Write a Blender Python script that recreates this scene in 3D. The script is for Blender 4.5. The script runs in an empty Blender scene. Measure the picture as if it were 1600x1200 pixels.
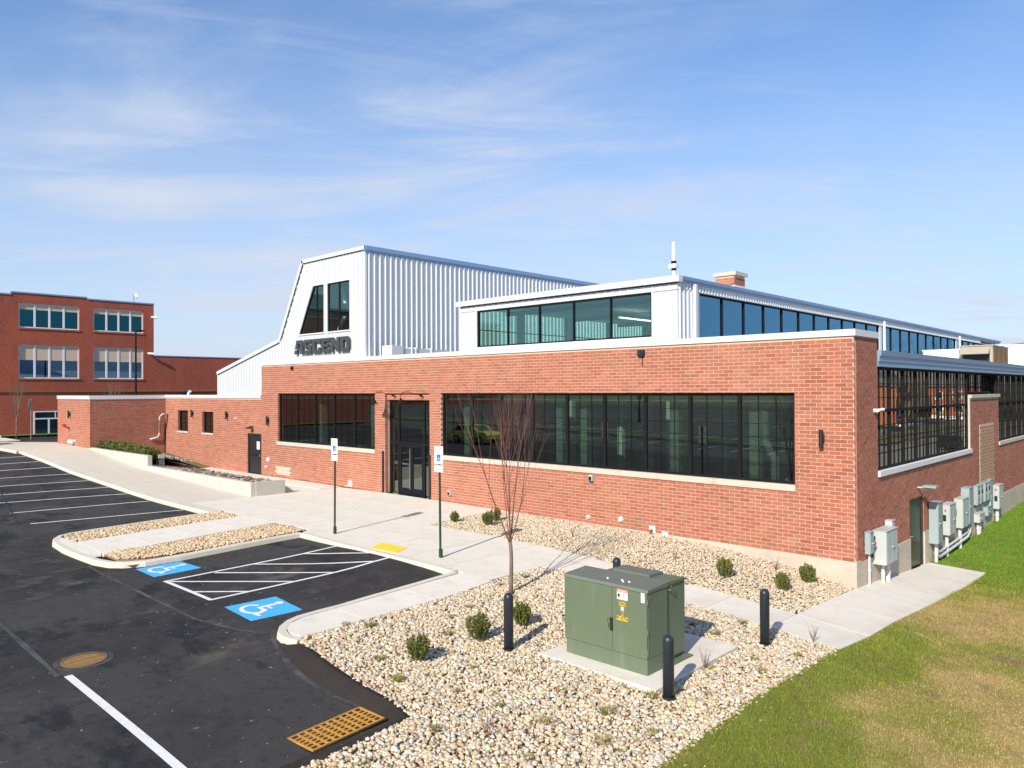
import bpy, bmesh, math, random
import numpy as np
from mathutils import Vector, Matrix
random.seed(7); rng = np.random.default_rng(11)
S = bpy.context.scene
COL = S.collection
PI = math.pi

# ------------------------------------------------------------------ camera
yaw, pit, roll = [math.radians(a) for a in (43.292, 0.4565, -0.271)]
Fv = Vector((-math.sin(yaw)*math.cos(pit), math.cos(yaw)*math.cos(pit), math.sin(pit)))
Rv = Vector((math.cos(yaw), math.sin(yaw), 0)); Uv = Rv.cross(Fv)
R2 = Rv*math.cos(roll)+Uv*math.sin(roll); U2 = -Rv*math.sin(roll)+Uv*math.cos(roll)
cd = bpy.data.cameras.new('camera'); cam = bpy.data.objects.new('camera', cd); COL.objects.link(cam)
cam.matrix_world = Matrix(((R2.x, U2.x, -Fv.x, 6.75), (R2.y, U2.y, -Fv.y, -19.83), (R2.z, U2.z, -Fv.z, 4.40), (0, 0, 0, 1)))
cd.sensor_width = 36; cd.lens = 1174.74/1600*36; cd.clip_end = 6000; cd.clip_start = .1
S.camera = cam
# ------------------------------------------------------------------ world, sun, exposure
SUN_EL, SUN_AZ = math.radians(32.5), math.radians(15)    # light travels towards -X 14 deg off +Y
Ld = Vector((-math.sin(SUN_AZ)*math.cos(SUN_EL), math.cos(SUN_AZ)*math.cos(SUN_EL), -math.sin(SUN_EL)))
W = bpy.data.worlds.new('World'); S.world = W; W.use_nodes = True
nt = W.node_tree; nt.nodes.clear()
def wn(t, **k):
    n = nt.nodes.new(t)
    for a, b in k.items(): setattr(n, a, b)
    return n
out = wn('ShaderNodeOutputWorld'); bg = wn('ShaderNodeBackground'); bg.inputs['Strength'].default_value = 0.11
sky = wn('ShaderNodeTexSky', sky_type='NISHITA', sun_disc=False)
sky.sun_elevation = SUN_EL; sky.sun_rotation = math.atan2(-Ld.x, -Ld.y)
sky.altitude = 100; sky.air_density = 1.15; sky.dust_density = 0.25; sky.ozone_density = 2.6
tc = wn('ShaderNodeTexCoord'); sx = wn('ShaderNodeSeparateXYZ'); nt.links.new(tc.outputs['Generated'], sx.inputs[0])
# project the view direction on a flat cloud layer: (x, y) / (z + .12)
az = wn('ShaderNodeMath', operation='MAXIMUM'); az.inputs[1].default_value = 0.0; nt.links.new(sx.outputs['Z'], az.inputs[0])
ad = wn('ShaderNodeMath', operation='ADD'); ad.inputs[1].default_value = 0.16; nt.links.new(az.outputs[0], ad.inputs[0])
dx = wn('ShaderNodeMath', operation='DIVIDE'); dy = wn('ShaderNodeMath', operation='DIVIDE')
nt.links.new(sx.outputs['X'], dx.inputs[0]); nt.links.new(ad.outputs[0], dx.inputs[1])
nt.links.new(sx.outputs['Y'], dy.inputs[0]); nt.links.new(ad.outputs[0], dy.inputs[1])
cx = wn('ShaderNodeCombineXYZ'); nt.links.new(dx.outputs[0], cx.inputs[0]); nt.links.new(dy.outputs[0], cx.inputs[1])
def cloud(rot, scale, nscale, det, lo, hi, dist):
    mp = wn('ShaderNodeMapping', vector_type='TEXTURE'); mp.inputs['Rotation'].default_value = (0, 0, math.radians(rot)); mp.inputs['Scale'].default_value = tuple(1/q for q in scale)
    nt.links.new(cx.outputs[0], mp.inputs[0])
    nz = wn('ShaderNodeTexNoise'); nz.inputs['Scale'].default_value = nscale; nz.inputs['Detail'].default_value = det
    nz.inputs['Roughness'].default_value = .6; nz.inputs['Distortion'].default_value = dist
    nt.links.new(mp.outputs[0], nz.inputs['Vector'])
    mr = wn('ShaderNodeMapRange', interpolation_type='SMOOTHSTEP'); mr.inputs['From Min'].default_value = lo; mr.inputs['From Max'].default_value = hi
    nt.links.new(nz.outputs['Fac'], mr.inputs['Value']); return mr.outputs[0]
c1 = cloud(36, (0.5, 1.5, 1), 1.25, 9, .42, .72, .7)
c2 = cloud(-20, (0.5, .6, 1), 0.9, 4, .34, .64, .3)
c3 = cloud(56, (0.9, 3.0, 1), 1.5, 10, .50, .72, .8)
m1 = wn('ShaderNodeMath', operation='MULTIPLY'); nt.links.new(c1, m1.inputs[0]); nt.links.new(c2, m1.inputs[1])
m2 = wn('ShaderNodeMath', operation='MULTIPLY_ADD'); nt.links.new(c3, m2.inputs[0]); m2.inputs[1].default_value = .35; nt.links.new(m1.outputs[0], m2.inputs[2])
m2b = wn('ShaderNodeMath', operation='MULTIPLY_ADD'); nt.links.new(c2, m2b.inputs[0]); m2b.inputs[1].default_value = .22; nt.links.new(m2.outputs[0], m2b.inputs[2])
# thin milky veil that thickens towards the horizon
hz = wn('ShaderNodeMapRange', interpolation_type='SMOOTHSTEP'); hz.inputs['From Min'].default_value = 0.0; hz.inputs['From Max'].default_value = 0.50
hz.inputs['To Min'].default_value = 0.72; hz.inputs['To Max'].default_value = 0.02
nt.links.new(sx.outputs['Z'], hz.inputs['Value'])
m3 = wn('ShaderNodeMath', operation='MULTIPLY_ADD', use_clamp=True); nt.links.new(m2b.outputs[0], m3.inputs[0]); m3.inputs[1].default_value = .54; nt.links.new(hz.outputs[0], m3.inputs[2])
mixc = wn('ShaderNodeMix', data_type='RGBA'); nt.links.new(m3.outputs[0], mixc.inputs['Factor'])
hs = wn('ShaderNodeMix', data_type='RGBA', blend_type='MULTIPLY'); hs.inputs['Factor'].default_value = 1
hs.inputs['B'].default_value = (0.66, 0.96, 1.27, 1); nt.links.new(sky.outputs[0], hs.inputs['A'])
nt.links.new(hs.outputs['Result'], mixc.inputs['A']); mixc.inputs['B'].default_value = (4.8, 5.3, 6.3, 1)
nt.links.new(mixc.outputs['Result'], bg.inputs['Color']); nt.links.new(bg.outputs[0], out.inputs[0])

sl = bpy.data.lights.new('sun', 'SUN'); sl.energy = 4.7; sl.angle = math.radians(.53); sl.color = (1.0, .93, .80)
so = bpy.data.objects.new('sun', sl); COL.objects.link(so); so.rotation_euler = Ld.to_track_quat('-Z', 'Y').to_euler()
S.view_settings.view_transform = 'Standard'; S.view_settings.look = 'None'; S.view_settings.exposure = 0.34
S.view_settings.gamma = 1; S.view_settings.use_curve_mapping = False
S.render.resolution_x = 1024; S.render.resolution_y = 768
S.cycles.max_bounces = 8; S.cycles.transparent_max_bounces = 16

# ------------------------------------------------------------------ terrain height (thin plate spline through surveyed points)
CT = [(-7.4,-7.2,0),(-9.3,-7.2,0),(-12,-7.2,0),(-14,-7.2,.03),(-18,-7.2,.02),(-22,-7.2,.03),(-25.5,-7.2,.06),(-27.7,-7.2,.13),(-29.5,-7.2,.2),(-32.3,-7.2,.31),(-35.3,-7.2,.43),(-37.9,-7.2,.59),(-40.5,-7.2,.75),(-43.2,-7.2,.88),(-45.6,-7.2,1.0),
(-22.8,-4.4,-.02),(-28.5,-4.4,.14),(-36.5,-4.4,.5),(-42.4,-4.4,1.0),(-48.6,-4.4,1.08),(-55,-4.4,1.0),(-63,-2,1.0),(-63,10,1.0),(-63,-20,1.0),
(-8,-12.1,-.14),(-12.2,-12.2,-.14),(-16,-12,-.14),(-22,-12.3,-.05),(-30,-12,.15),(-38,-11,.5),(-46,-12,.85),
(-2.5,-14.5,-.2),(-8,-15.5,-.18),(-5,-20,-.25),(-20,-20,-.1),(-40,-22,.5),
(-1.5,-8.7,-.31),(-2.7,-9.95,-.3),(.3,-9.7,-.34),(.3,-6.9,-.34),(-2.2,-6.9,-.3),(.7,-9.9,-.40),(.7,-6.4,-.43),(-4.2,-4.5,-.2),(0,0,-.65),(0,5,-1.02),(0,7,-1.11),(0,17,-.96),(0,22,-.9),(0,35,-.85),(0,60,-.8),
(-2.3,0,-.27),(-4.7,0,-.08),(-8.2,0,0.0),(-15,0,0),(-20,0,0),(-30,0,0),(-20,-3,0),(-12,-3.5,0),
(3,-4,-.75),(5,0,-1.1),(6,8,-1.25),(6,20,-1.1),(4,-12,-.6),(9,-8,-.9),(14,0,-1.3),(14,20,-1.3),(2,-18,-.4),(10,-18,-.8)]
TA = np.array(CT, float)
def _K(r2): return .5*r2*np.log(r2+1e-9)
_n = len(TA); _X = TA[:, :2]; _P = np.c_[np.ones(_n), _X]
_M = np.zeros((_n+3, _n+3)); _M[:_n, :_n] = _K(((_X[:, None]-_X[None])**2).sum(2))+.3*np.eye(_n); _M[:_n, _n:] = _P; _M[_n:, :_n] = _P.T
_Wt = np.linalg.solve(_M, np.r_[TA[:, 2], 0, 0, 0])
def H(x, y):
    x = np.atleast_1d(np.asarray(x, float)); y = np.atleast_1d(np.asarray(y, float))
    o = np.empty(len(x))
    for i in range(0, len(x), 20000):
        xc = np.clip(x[i:i+20000], -70, 22); yc = np.clip(y[i:i+20000], -26, 50)
        D = (xc[:, None]-TA[:, 0])**2+(yc[:, None]-TA[:, 1])**2
        o[i:i+20000] = _K(D)@_Wt[:_n]+_Wt[-3]+_Wt[-2]*xc+_Wt[-1]*yc
    return np.clip(o, -1.5, 1.3)
def h(x, y): return float(H([x], [y])[0])
def HA(x, y):
    x = np.asarray(x, float); y = np.asarray(y, float)
    return H(x, y)-.14+.10*np.exp(-((x+10)/2.4)**2-((y+7.4)/1.0)**2)
def ha(x, y): return float(HA(np.array([x]), np.array([y]))[0])

# ------------------------------------------------------------------ numpy value noise
_perm = rng.random((64, 64))
def vnoise(x, y):
    xi = np.floor(x).astype(int); yi = np.floor(y).astype(int); fx = x-xi; fy = y-yi
    fx = fx*fx*(3-2*fx); fy = fy*fy*(3-2*fy)
    g = lambda a, b: _perm[a % 64, b % 64]
    return (g(xi, yi)*(1-fx)+g(xi+1, yi)*fx)*(1-fy)+(g(xi, yi+1)*(1-fx)+g(xi+1, yi+1)*fx)*fy
def fbm(x, y, o=4):
    v = 0; a = .5
    for k in range(o): v = v+a*vnoise(x*2**k+k*17.3, y*2**k+k*9.1); a *= .5
    return v/(1-.5**o)

# ------------------------------------------------------------------ materials
def mat(name, base, rough=.7, metal=0., noise=None, spec=None, attr=None, bump=None, sheen=None):
    """noise: list of (scale, lo, hi, colour, strength) layers mixed over the base; attr: colour attribute multiplied in"""
    m = bpy.data.materials.new(name); m.use_nodes = True; t = m.node_tree; b = t.nodes['Principled BSDF']
    b.inputs['Roughness'].default_value = rough; b.inputs['Metallic'].default_value = metal
    if spec is not None: b.inputs['Specular IOR Level'].default_value = spec
    cur = None
    co = t.nodes.new('ShaderNodeTexCoord')
    if attr:
        a = t.nodes.new('ShaderNodeAttribute'); a.attribute_name = attr; cur = a.outputs['Color']
    else:
        r = t.nodes.new('ShaderNodeRGB'); r.outputs[0].default_value = (*base, 1); cur = r.outputs[0]
    for ly in (noise or []):
        sc, lo, hi, c, st = ly[:5]
        nz = t.nodes.new('ShaderNodeTexNoise'); nz.inputs['Detail'].default_value = 6; nz.inputs['Roughness'].default_value = .62
        nz.inputs['Scale'].default_value = 1
        mp = t.nodes.new('ShaderNodeMapping'); t.links.new(co.outputs['Object'], mp.inputs[0])
        mp.inputs['Scale'].default_value = sc if isinstance(sc, tuple) else (sc, sc, sc)
        mp.inputs['Location'].default_value = (random.random()*9, random.random()*9, 0)
        t.links.new(mp.outputs[0], nz.inputs['Vector'])
        mr = t.nodes.new('ShaderNodeMapRange'); mr.inputs['From Min'].default_value = lo; mr.inputs['From Max'].default_value = hi
        mr.inputs['To Max'].default_value = st; t.links.new(nz.outputs['Fac'], mr.inputs['Value'])
        mx = t.nodes.new('ShaderNodeMix'); mx.data_type = 'RGBA'; mx.blend_type = ly[5] if len(ly) > 5 else 'MIX'
        t.links.new(mr.outputs[0], mx.inputs['Factor']); t.links.new(cur, mx.inputs['A']); mx.inputs['B'].default_value = (*c, 1)
        cur = mx.outputs['Result']
    t.links.new(cur, b.inputs['Base Color'])
    if bump:
        nz = t.nodes.new('ShaderNodeTexNoise'); nz.inputs['Scale'].default_value = bump[0]; nz.inputs['Detail'].default_value = 5
        t.links.new(co.outputs['Object'], nz.inputs['Vector'])
        bp = t.nodes.new('ShaderNodeBump'); bp.inputs['Strength'].default_value = bump[1]; bp.inputs['Distance'].default_value = bump[2]
        t.links.new(nz.outputs['Fac'], bp.inputs['Height']); t.links.new(bp.outputs[0], b.inputs['Normal'])
    return m
def glass(name, tint, gloss, gcol=(1, 1, 1), wob=0.0):
    m = bpy.data.materials.new(name); m.use_nodes = True; t = m.node_tree; t.nodes.clear()
    o = t.nodes.new('ShaderNodeOutputMaterial'); mx = t.nodes.new('ShaderNodeMixShader')
    tr = t.nodes.new('ShaderNodeBsdfTransparent'); tr.inputs[0].default_value = (*tint, 1)
    gl = t.nodes.new('ShaderNodeBsdfGlossy'); gl.inputs['Roughness'].default_value = 0.0; gl.inputs['Color'].default_value = (*gcol, 1)
    lw = t.nodes.new('ShaderNodeLayerWeight'); lw.inputs['Blend'].default_value = .5
    pw = t.nodes.new('ShaderNodeMath'); pw.operation = 'POWER'; t.links.new(lw.outputs['Facing'], pw.inputs[0]); pw.inputs[1].default_value = 5
    ma = t.nodes.new('ShaderNodeMath'); ma.operation = 'MULTIPLY_ADD'; ma.use_clamp = True
    t.links.new(pw.outputs[0], ma.inputs[0]); ma.inputs[1].default_value = 1.1; ma.inputs[2].default_value = gloss+.05
    t.links.new(ma.outputs[0], mx.inputs[0]); t.links.new(tr.outputs[0], mx.inputs[1]); t.links.new(gl.outputs[0], mx.inputs[2])
    t.links.new(mx.outputs[0], o.inputs[0])
    if wob:
        co = t.nodes.new('ShaderNodeTexCoord'); nz = t.nodes.new('ShaderNodeTexNoise'); nz.inputs['Scale'].default_value = 1.1; nz.inputs['Detail'].default_value = 1
        t.links.new(co.outputs['Object'], nz.inputs['Vector'])
        bp = t.nodes.new('ShaderNodeBump'); bp.inputs['Strength'].default_value = wob; bp.inputs['Distance'].default_value = .01
        t.links.new(nz.outputs['Fac'], bp.inputs['Height']); t.links.new(bp.outputs[0], gl.inputs['Normal'])
    return m

M = {}
M['brick'] = mat('brick', 0, .85, attr='tint', noise=[(9, .45, .8, (.24, .14, .07), .35), (.35, .5, .75, (.60, .30, .18), .22), ((.5, .5, 1.6), .55, .8, (.20, .13, .07), .35)], bump=(60, .35, .004))
M['mortar'] = mat('mortar', (.62, .47, .345), .95, noise=[(3, .4, .7, (.50, .365, .26), .6)])
M['concrete'] = mat('concrete', (.50, .47, .42), .85, noise=[(.5, .4, .7, (.58, .55, .50), .7), (2.2, .5, .75, (.40, .36, .30), .45), (30, .5, .8, (.36, .33, .29), .3)], bump=(80, .2, .003))
M['walk'] = mat('walk', (.70, .635, .535), .85, noise=[(.35, .4, .65, (.74, .69, .60), .8), (1.1, .50, .68, (.57, .50, .40), .55), (6, .55, .75, (.52, .46, .37), .4), (40, .55, .8, (.47, .42, .35), .3), ((.6, 6, 1), .6, .75, (.50, .44, .36), .35)], bump=(90, .15, .003))
M['walk_buff'] = mat('walk_buff', (.60, .53, .42), .85, noise=[(.35, .4, .65, (.64, .58, .48), .8), (1.5, .52, .75, (.50, .42, .31), .5), (40, .55, .8, (.42, .36, .27), .25)], bump=(90, .15, .003))
M['kerb'] = mat('kerb', (.60, .54, .44), .85, noise=[(.8, .4, .7, (.66, .61, .52), .7), (6, .5, .75, (.44, .37, .27), .5)], bump=(90, .2, .003))
M['foundation'] = mat('foundation', (.52, .44, .34), .9, noise=[((.8, .8, 2), .4, .65, (.60, .53, .43), .8), ((3, 3, 6), .5, .75, (.38, .31, .23), .6), (.25, .5, .6, (.42, .38, .32), .4)], bump=(30, .3, .006))
M['stone_sill'] = mat('stone_sill', (.56, .49, .40), .85, noise=[(2.5, .45, .7, (.45, .38, .29), .6), ((6, 6, 1), .6, .75, (.30, .30, .22), .4)])
M['white_sill'] = mat('white_sill', (.72, .72, .72), .6)
M['asphalt'] = mat('asphalt', (.029, .0268, .0262), .86, spec=.22, noise=[(.16, .44, .54, (.050, .046, .043), .95), ((.5, .9, 1), .53, .60, (.012, .012, .016), .9), ((.9, .5, 1), .59, .70, (.14, .122, .095), .65), (1.6, .50, .66, (.054, .049, .044), .6), (5, .52, .7, (.016, .015, .016), .6), (60, .50, .72, (.08, .073, .065), .7), (9, .67, .69, (.34, .31, .27), .8)], bump=(120, .6, .006))
M['asphalt_old'] = mat('asphalt_old', (.085, .088, .080), .9, spec=.2, noise=[(.1, .4, .6, (.11, .112, .10), .8), (.8, .5, .7, (.06, .06, .055), .6)])
M['asphalt_new'] = mat('asphalt_new', (.034, .027, .022), .9, spec=.2, noise=[(2.5, .4, .7, (.044, .036, .029), .8), (70, .5, .75, (.065, .055, .045), .6)], bump=(90, .7, .008))
M['seam'] = mat('seam', (.075, .072, .070), .9, noise=[(2.2, .40, .58, (.030, .028, .028), .98), (14, .5, .7, (.13, .125, .115), .5)])
M['seam_dark'] = mat('seam_dark', (.014, .014, .016), .8, noise=[(4, .45, .6, (.03, .03, .03), .8)])
M['paint_white'] = mat('paint_white', (.74, .73, .70), .7, noise=[(5, .52, .72, (.50, .49, .46), .5), (25, .52, .75, (.35, .35, .34), .5), (90, .6, .7, (.1, .1, .1), .6)])
M['paint_blue'] = mat('paint_blue', (.055, .42, .80), .6, noise=[(6, .45, .75, (.045, .35, .70), .6), (60, .62, .72, (.05, .15, .25), .4)])
M['paint_yellow'] = mat('paint_yellow', (.88, .58, .03), .7, noise=[(8, .5, .75, (.72, .45, .05), .6)], bump=(40, .4, .006))
M['soil'] = mat('soil', (.16, .11, .075), .95, noise=[(3, .4, .7, (.25, .18, .12), .7)], bump=(20, .8, .03))
M['mulch'] = mat('mulch', (.060, .040, .030), .95, noise=[(8, .45, .7, (.15, .10, .07), .7), (30, .55, .7, (.34, .28, .22), .5)], bump=(30, 1, .05))
M['under'] = mat('under', (.24, .18, .115), .95, noise=[(30, .4, .7, (.42, .33, .23), .8)])
M['stone'] = mat('stone', 0, .8, attr='tint', noise=[(40, .45, .75, (.45, .36, .25), .25)])
M['lawn'] = mat('lawn', 0, .95, attr='tint', noise=[(14, .46, .70, (.13, .095, .03), .45), (60, .5, .7, (.26, .22, .10), .35), (45, .6, .72, (.03, .028, .012), .5)], bump=(50, .8, .02))
M['blade'] = mat('blade', 0, .8, attr='tint')
M['field'] = mat('field', (.10, .12, .04), .95, noise=[(.02, .4, .6, (.16, .14, .07), .8)])
M['hill'] = mat('hill', (.17, .135, .125), .95, noise=[(.03, .4, .6, (.21, .17, .15), .8), (.2, .4, .6, (.12, .10, .09), .6)])
M['road_worn'] = mat('road_worn', (.17, .16, .135), .9, noise=[(.3, .4, .7, (.22, .21, .18), .8), (40, .5, .7, (.28, .26, .22), .5)])
M['metal_white'] = mat('metal_white', (.67, .69, .71), .42, .2, noise=[((.3, .3, .08), .4, .7, (.61, .63, .655), .5)])
M['metal_trim'] = mat('metal_trim', (.70, .72, .74), .4, .15)
M['fascia'] = mat('fascia', (.27, .40, .60), .42, .35, noise=[((.2, .06, 2), .4, .7, (.23, .36, .54), .5)])  # galvanized metal; the blue of the reflected sky is put into its colour
M['dark_gap'] = mat('dark_gap', (.03, .03, .035), .9)
M['black_metal'] = mat('black_metal', (.010, .010, .012), .7, spec=.15)
M['black_paint'] = mat('black_paint', (.018, .018, .020), .5)
M['letter'] = mat('letter', (.045, .056, .062), .6)
M['door_green'] = mat('door_green', (.028, .040, .030), .35, noise=[(2, .4, .7, (.04, .05, .036), .6)])
M['trafo'] = mat('trafo', (.120, .155, .095), .5, noise=[(1.5, .4, .7, (.14, .178, .11), .6), ((5, 5, .8), .56, .78, (.22, .25, .18), .5), ((9, 9, 2), .62, .8, (.07, .08, .05), .5), (60, .66, .75, (.3, .3, .25), .3)], bump=(3, .12, .01))
M['trafo_top'] = mat('trafo_top', (.135, .150, .115), .6, noise=[(3, .4, .7, (.17, .165, .13), .7), (12, .62, .72, (.24, .19, .13), .4)])
M['cabinet'] = mat('cabinet', (.46, .49, .475), .45, noise=[(2, .4, .7, (.50, .53, .51), .6), ((8, 8, 1.5), .6, .8, (.34, .35, .34), .4)])
M['cabinet_blue'] = mat('cabinet_blue', (.30, .37, .38), .5, noise=[((6, 6, 1.5), .5, .8, (.37, .43, .44), .5)])
M['pvc'] = mat('pvc', (.62, .61, .59), .5)
M['red'] = mat('red', (.55, .03, .03), .5)
M['bollard'] = mat('bollard', (.020, .026, .036), .42)
M['rust'] = mat('rust', (.56, .265, .035), .75, noise=[(6, .4, .7, (.42, .18, .03), .8), (30, .5, .75, (.66, .38, .07), .6)], bump=(60, .5, .004))
M['rust_dark'] = mat('rust_dark', (.24, .135, .045), .8, noise=[(8, .4, .7, (.16, .09, .03), .8), (30, .5, .75, (.34, .21, .08), .6)])
M['pit_shade'] = mat('pit_shade', (.008, .008, .008), .9)
M['sign_white'] = mat('sign_white', (.78, .80, .78), .5)
M['sign_blue'] = mat('sign_blue', (.02, .09, .50), .5)
M['sign_green'] = mat('sign_green', (.05, .30, .14), .5)
M['post_green'] = mat('post_green', (.018, .045, .026), .5)
M['orange'] = mat('orange', (.75, .18, .05), .6)
M['label_yellow'] = mat('label_yellow', (.85, .55, .02), .6)
M['ink'] = mat('ink', (.01, .01, .01), .7)
M['bark'] = mat('bark', (.20, .15, .13), .9, noise=[((8, 8, 3), .4, .7, (.12, .085, .075), .8)])
M['twig'] = mat('twig', (.155, .055, .045), .8, noise=[(5, .4, .7, (.22, .11, .08), .5)])
M['twig_far'] = mat('twig_far', (.17, .13, .10), .9)
M['leaf'] = mat('leaf', 0, .6, attr='tint')
M['tile_floor'] = mat('tile_floor', (.16, .17, .15), .5, noise=[(1, .4, .7, (.22, .23, .20), .6)])
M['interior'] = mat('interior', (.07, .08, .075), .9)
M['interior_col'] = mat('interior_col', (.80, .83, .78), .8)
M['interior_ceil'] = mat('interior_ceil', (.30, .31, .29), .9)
M['brick_old'] = mat('brick_old', (.36, .080, .040), .9, noise=[(.25, .45, .65, (.27, .062, .036), .8), ((1.2, 1.2, .3), .5, .72, (.18, .06, .042), .7), ((.4, 5, 9), .48, .62, (.45, .14, .08), .5), ((.4, 5, 9), .55, .7, (.20, .05, .035), .45), (.6, .60, .73, (.13, .06, .045), .7)], bump=(12, .5, .02))
M['shade_peach'] = mat('shade_peach', (.60, .47, .36), .8)
M['frame_white'] = mat('frame_white', (.72, .74, .76), .5)
M['glass'] = glass('glass', (.50, .58, .53), .17, (.78, .88, .82))
M['glass_clear'] = glass('glass_clear', (.80, .93, .88), .06, (.62, .90, .88))
M['glass_blue'] = glass('glass_blue', (.30, .42, .48), .42, (.19, .43, .64), .12)
M['glass_east'] = glass('glass_east', (.45, .50, .46), .42, (.98, .93, .80), .25)
M['glass_teal'] = glass('glass_teal', (.05, .10, .12), .30, (.04, .22, .30))
M['glass_dark'] = glass('glass_dark', (.40, .52, .56), .16, (.5, .78, .95))
M['tan_metal'] = mat('tan_metal', (.42, .36, .28), .6, noise=[(2, .4, .7, (.36, .30, .23), .6)])
M['duct'] = mat('duct', (.66, .68, .70), .4, .3)
M['roofing'] = mat('roofing', (.50, .50, .49), .9)
M['car_yellow'] = mat('car_yellow', (.70, .62, .05), .3)
M['car_black'] = mat('car_black', (.012, .013, .018), .25)
M['car_white'] = mat('car_white', (.75, .75, .75), .3)
M['rubber'] = mat('rubber', (.015, .015, .015), .8)
M['chrome'] = mat('chrome', (.55, .55, .55), .3, .8)
M['brass'] = mat('brass', (.45, .30, .08), .4, .6)
M['house_brick'] = mat('house_brick', (.35, .12, .07), .9, noise=[((4, 4, 12), .45, .7, (.25, .09, .06), .6)])
M['roof_grey'] = mat('roof_grey', (.12, .12, .13), .9)
M['light'] = mat('light', (1, 1, 1), .5)
_b = M['light'].node_tree.nodes['Principled BSDF']; _b.inputs['Emission Color'].default_value = (1, .96, .88, 1); _b.inputs['Emission Strength'].default_value = 2.0

# ------------------------------------------------------------------ mesh builder
class MB:
    def __init__(s): s.v = []; s.f = []; s.c = []
    def add(s, vs, fs, col=None):
        o = len(s.v); s.v += [tuple(p) for p in vs]; s.f += [tuple(i+o for i in f) for f in fs]; s.c += [col]*len(fs); return s
    def box(s, x0, y0, z0, x1, y1, z1, col=None):
        return s.add([(x0,y0,z0),(x1,y0,z0),(x1,y1,z0),(x0,y1,z0),(x0,y0,z1),(x1,y0,z1),(x1,y1,z1),(x0,y1,z1)],
                     [(0,3,2,1),(4,5,6,7),(0,1,5,4),(1,2,6,5),(2,3,7,6),(3,0,4,7)], col)
    def hexa(s, b, t, col=None):
        return s.add(list(b)+list(t), [(0,3,2,1),(4,5,6,7),(0,1,5,4),(1,2,6,5),(2,3,7,6),(3,0,4,7)], col)
    def prism(s, poly, f0, f1, col=None):
        """poly: list of 2-tuples; f0, f1 map (u,v) to the two caps"""
        n = len(poly)
        return s.add([f0(*p) for p in poly]+[f1(*p) for p in poly],
                     [tuple(range(n-1, -1, -1)), tuple(range(n, 2*n))]+[(i, (i+1) % n, (i+1) % n+n, i+n) for i in range(n)], col)
    def tube(s, pts, rs, n=8, cap=True, col=None):
        pts = [Vector(p) for p in pts]
        if not hasattr(rs, '__len__'): rs = [rs]*len(pts)
        vs = []; up = None
        for i, p in enumerate(pts):
            d = (pts[min(i+1, len(pts)-1)]-pts[max(i-1, 0)]).normalized()
            if up is None: up = Vector((0, 0, 1)) if abs(d.z) < .9 else Vector((1, 0, 0))
            a = d.cross(up).normalized(); b = d.cross(a).normalized(); up = -b if False else up
            vs += [tuple(p+(a*math.cos(2*PI*k/n)+b*math.sin(2*PI*k/n))*rs[i]) for k in range(n)]
        fs = [(i*n+k, i*n+(k+1) % n, (i+1)*n+(k+1) % n, (i+1)*n+k) for i in range(len(pts)-1) for k in range(n)]
        if cap: fs += [tuple(range(n-1, -1, -1)), tuple((len(pts)-1)*n+k for k in range(n))]
        return s.add(vs, fs, col)
    def build(s, name, m, parent=None, kind=None, label=None, cat=None, group=None, smooth=False, bevel=0, fixn=False):
        me = bpy.data.meshes.new(name); me.from_pydata(s.v, [], s.f); me.validate()
        if any(c is not None for c in s.c) and len(me.polygons) == len(s.f):
            at = me.color_attributes.new('tint', 'FLOAT_COLOR', 'CORNER')
            ls = np.array([p.loop_total for p in me.polygons]); cc = np.array([(*(c or (.5, .5, .5)), 1.) for c in s.c], 'f')
            at.data.foreach_set('color', np.repeat(cc, ls, 0).ravel())
        me.materials.append(M[m] if isinstance(m, str) else m)
        if smooth: me.polygons.foreach_set('use_smooth', [True]*len(me.polygons))
        if bevel or fixn:
            b = bmesh.new(); b.from_mesh(me)
            if bevel: bmesh.ops.bevel(b, geom=b.edges[:], offset=bevel, segments=2, affect='EDGES', profile=.6)
            bmesh.ops.recalc_face_normals(b, faces=b.faces); b.to_mesh(me); b.free()
        o = bpy.data.objects.new(name, me); COL.objects.link(o)
        if parent: o.parent = parent
        tag(o, label, cat, group, kind); return o
def tag(o, label=None, cat=None, group=None, kind=None):
    if label: o['label'] = label
    if cat: o['category'] = cat
    if group: o['group'] = group
    if kind: o['kind'] = kind
    return o
def empty(name, label=None, cat=None, loc=(0, 0, 0), rz=0, group=None, kind=None):
    o = bpy.data.objects.new(name, None); COL.objects.link(o); o.location = loc; o.rotation_euler = (0, 0, rz); o.empty_display_size = .2
    return tag(o, label, cat, group, kind)
def dup(o, parent=None, **k):
    c = o.copy(); COL.objects.link(c); c.parent = parent
    for ch in list(o.children): dup(ch, c)
    if 'loc' in k: c.location = k['loc']
    if 'rz' in k: c.rotation_euler = (0, 0, k['rz'])
    if 'scale' in k: c.scale = k['scale']
    if 'label' in k: c['label'] = k['label']
    return c
def inst(name, me, parent, loc, **k):
    o = bpy.data.objects.new(name, me); COL.objects.link(o); o.parent = parent; o.location = loc
    if 'rot' in k: o.rotation_euler = k['rot']
    if 'scale' in k: o.scale = k['scale']
    return o
def clip(poly, a, b, c):      # keep a*x+b*y<=c
    out = []
    for i in range(len(poly)):
        p, q = poly[i], poly[(i+1) % len(poly)]; dp = a*p[0]+b*p[1]-c; dq = a*q[0]+b*q[1]-c
        if dp <= 0: out.append(p)
        if dp*dq < 0: t = dp/(dp-dq); out.append((p[0]+(q[0]-p[0])*t, p[1]+(q[1]-p[1])*t))
    return out
def area(p): return .5*sum(p[i][0]*p[(i+1) % len(p)][1]-p[(i+1) % len(p)][0]*p[i][1] for i in range(len(p)))
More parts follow.
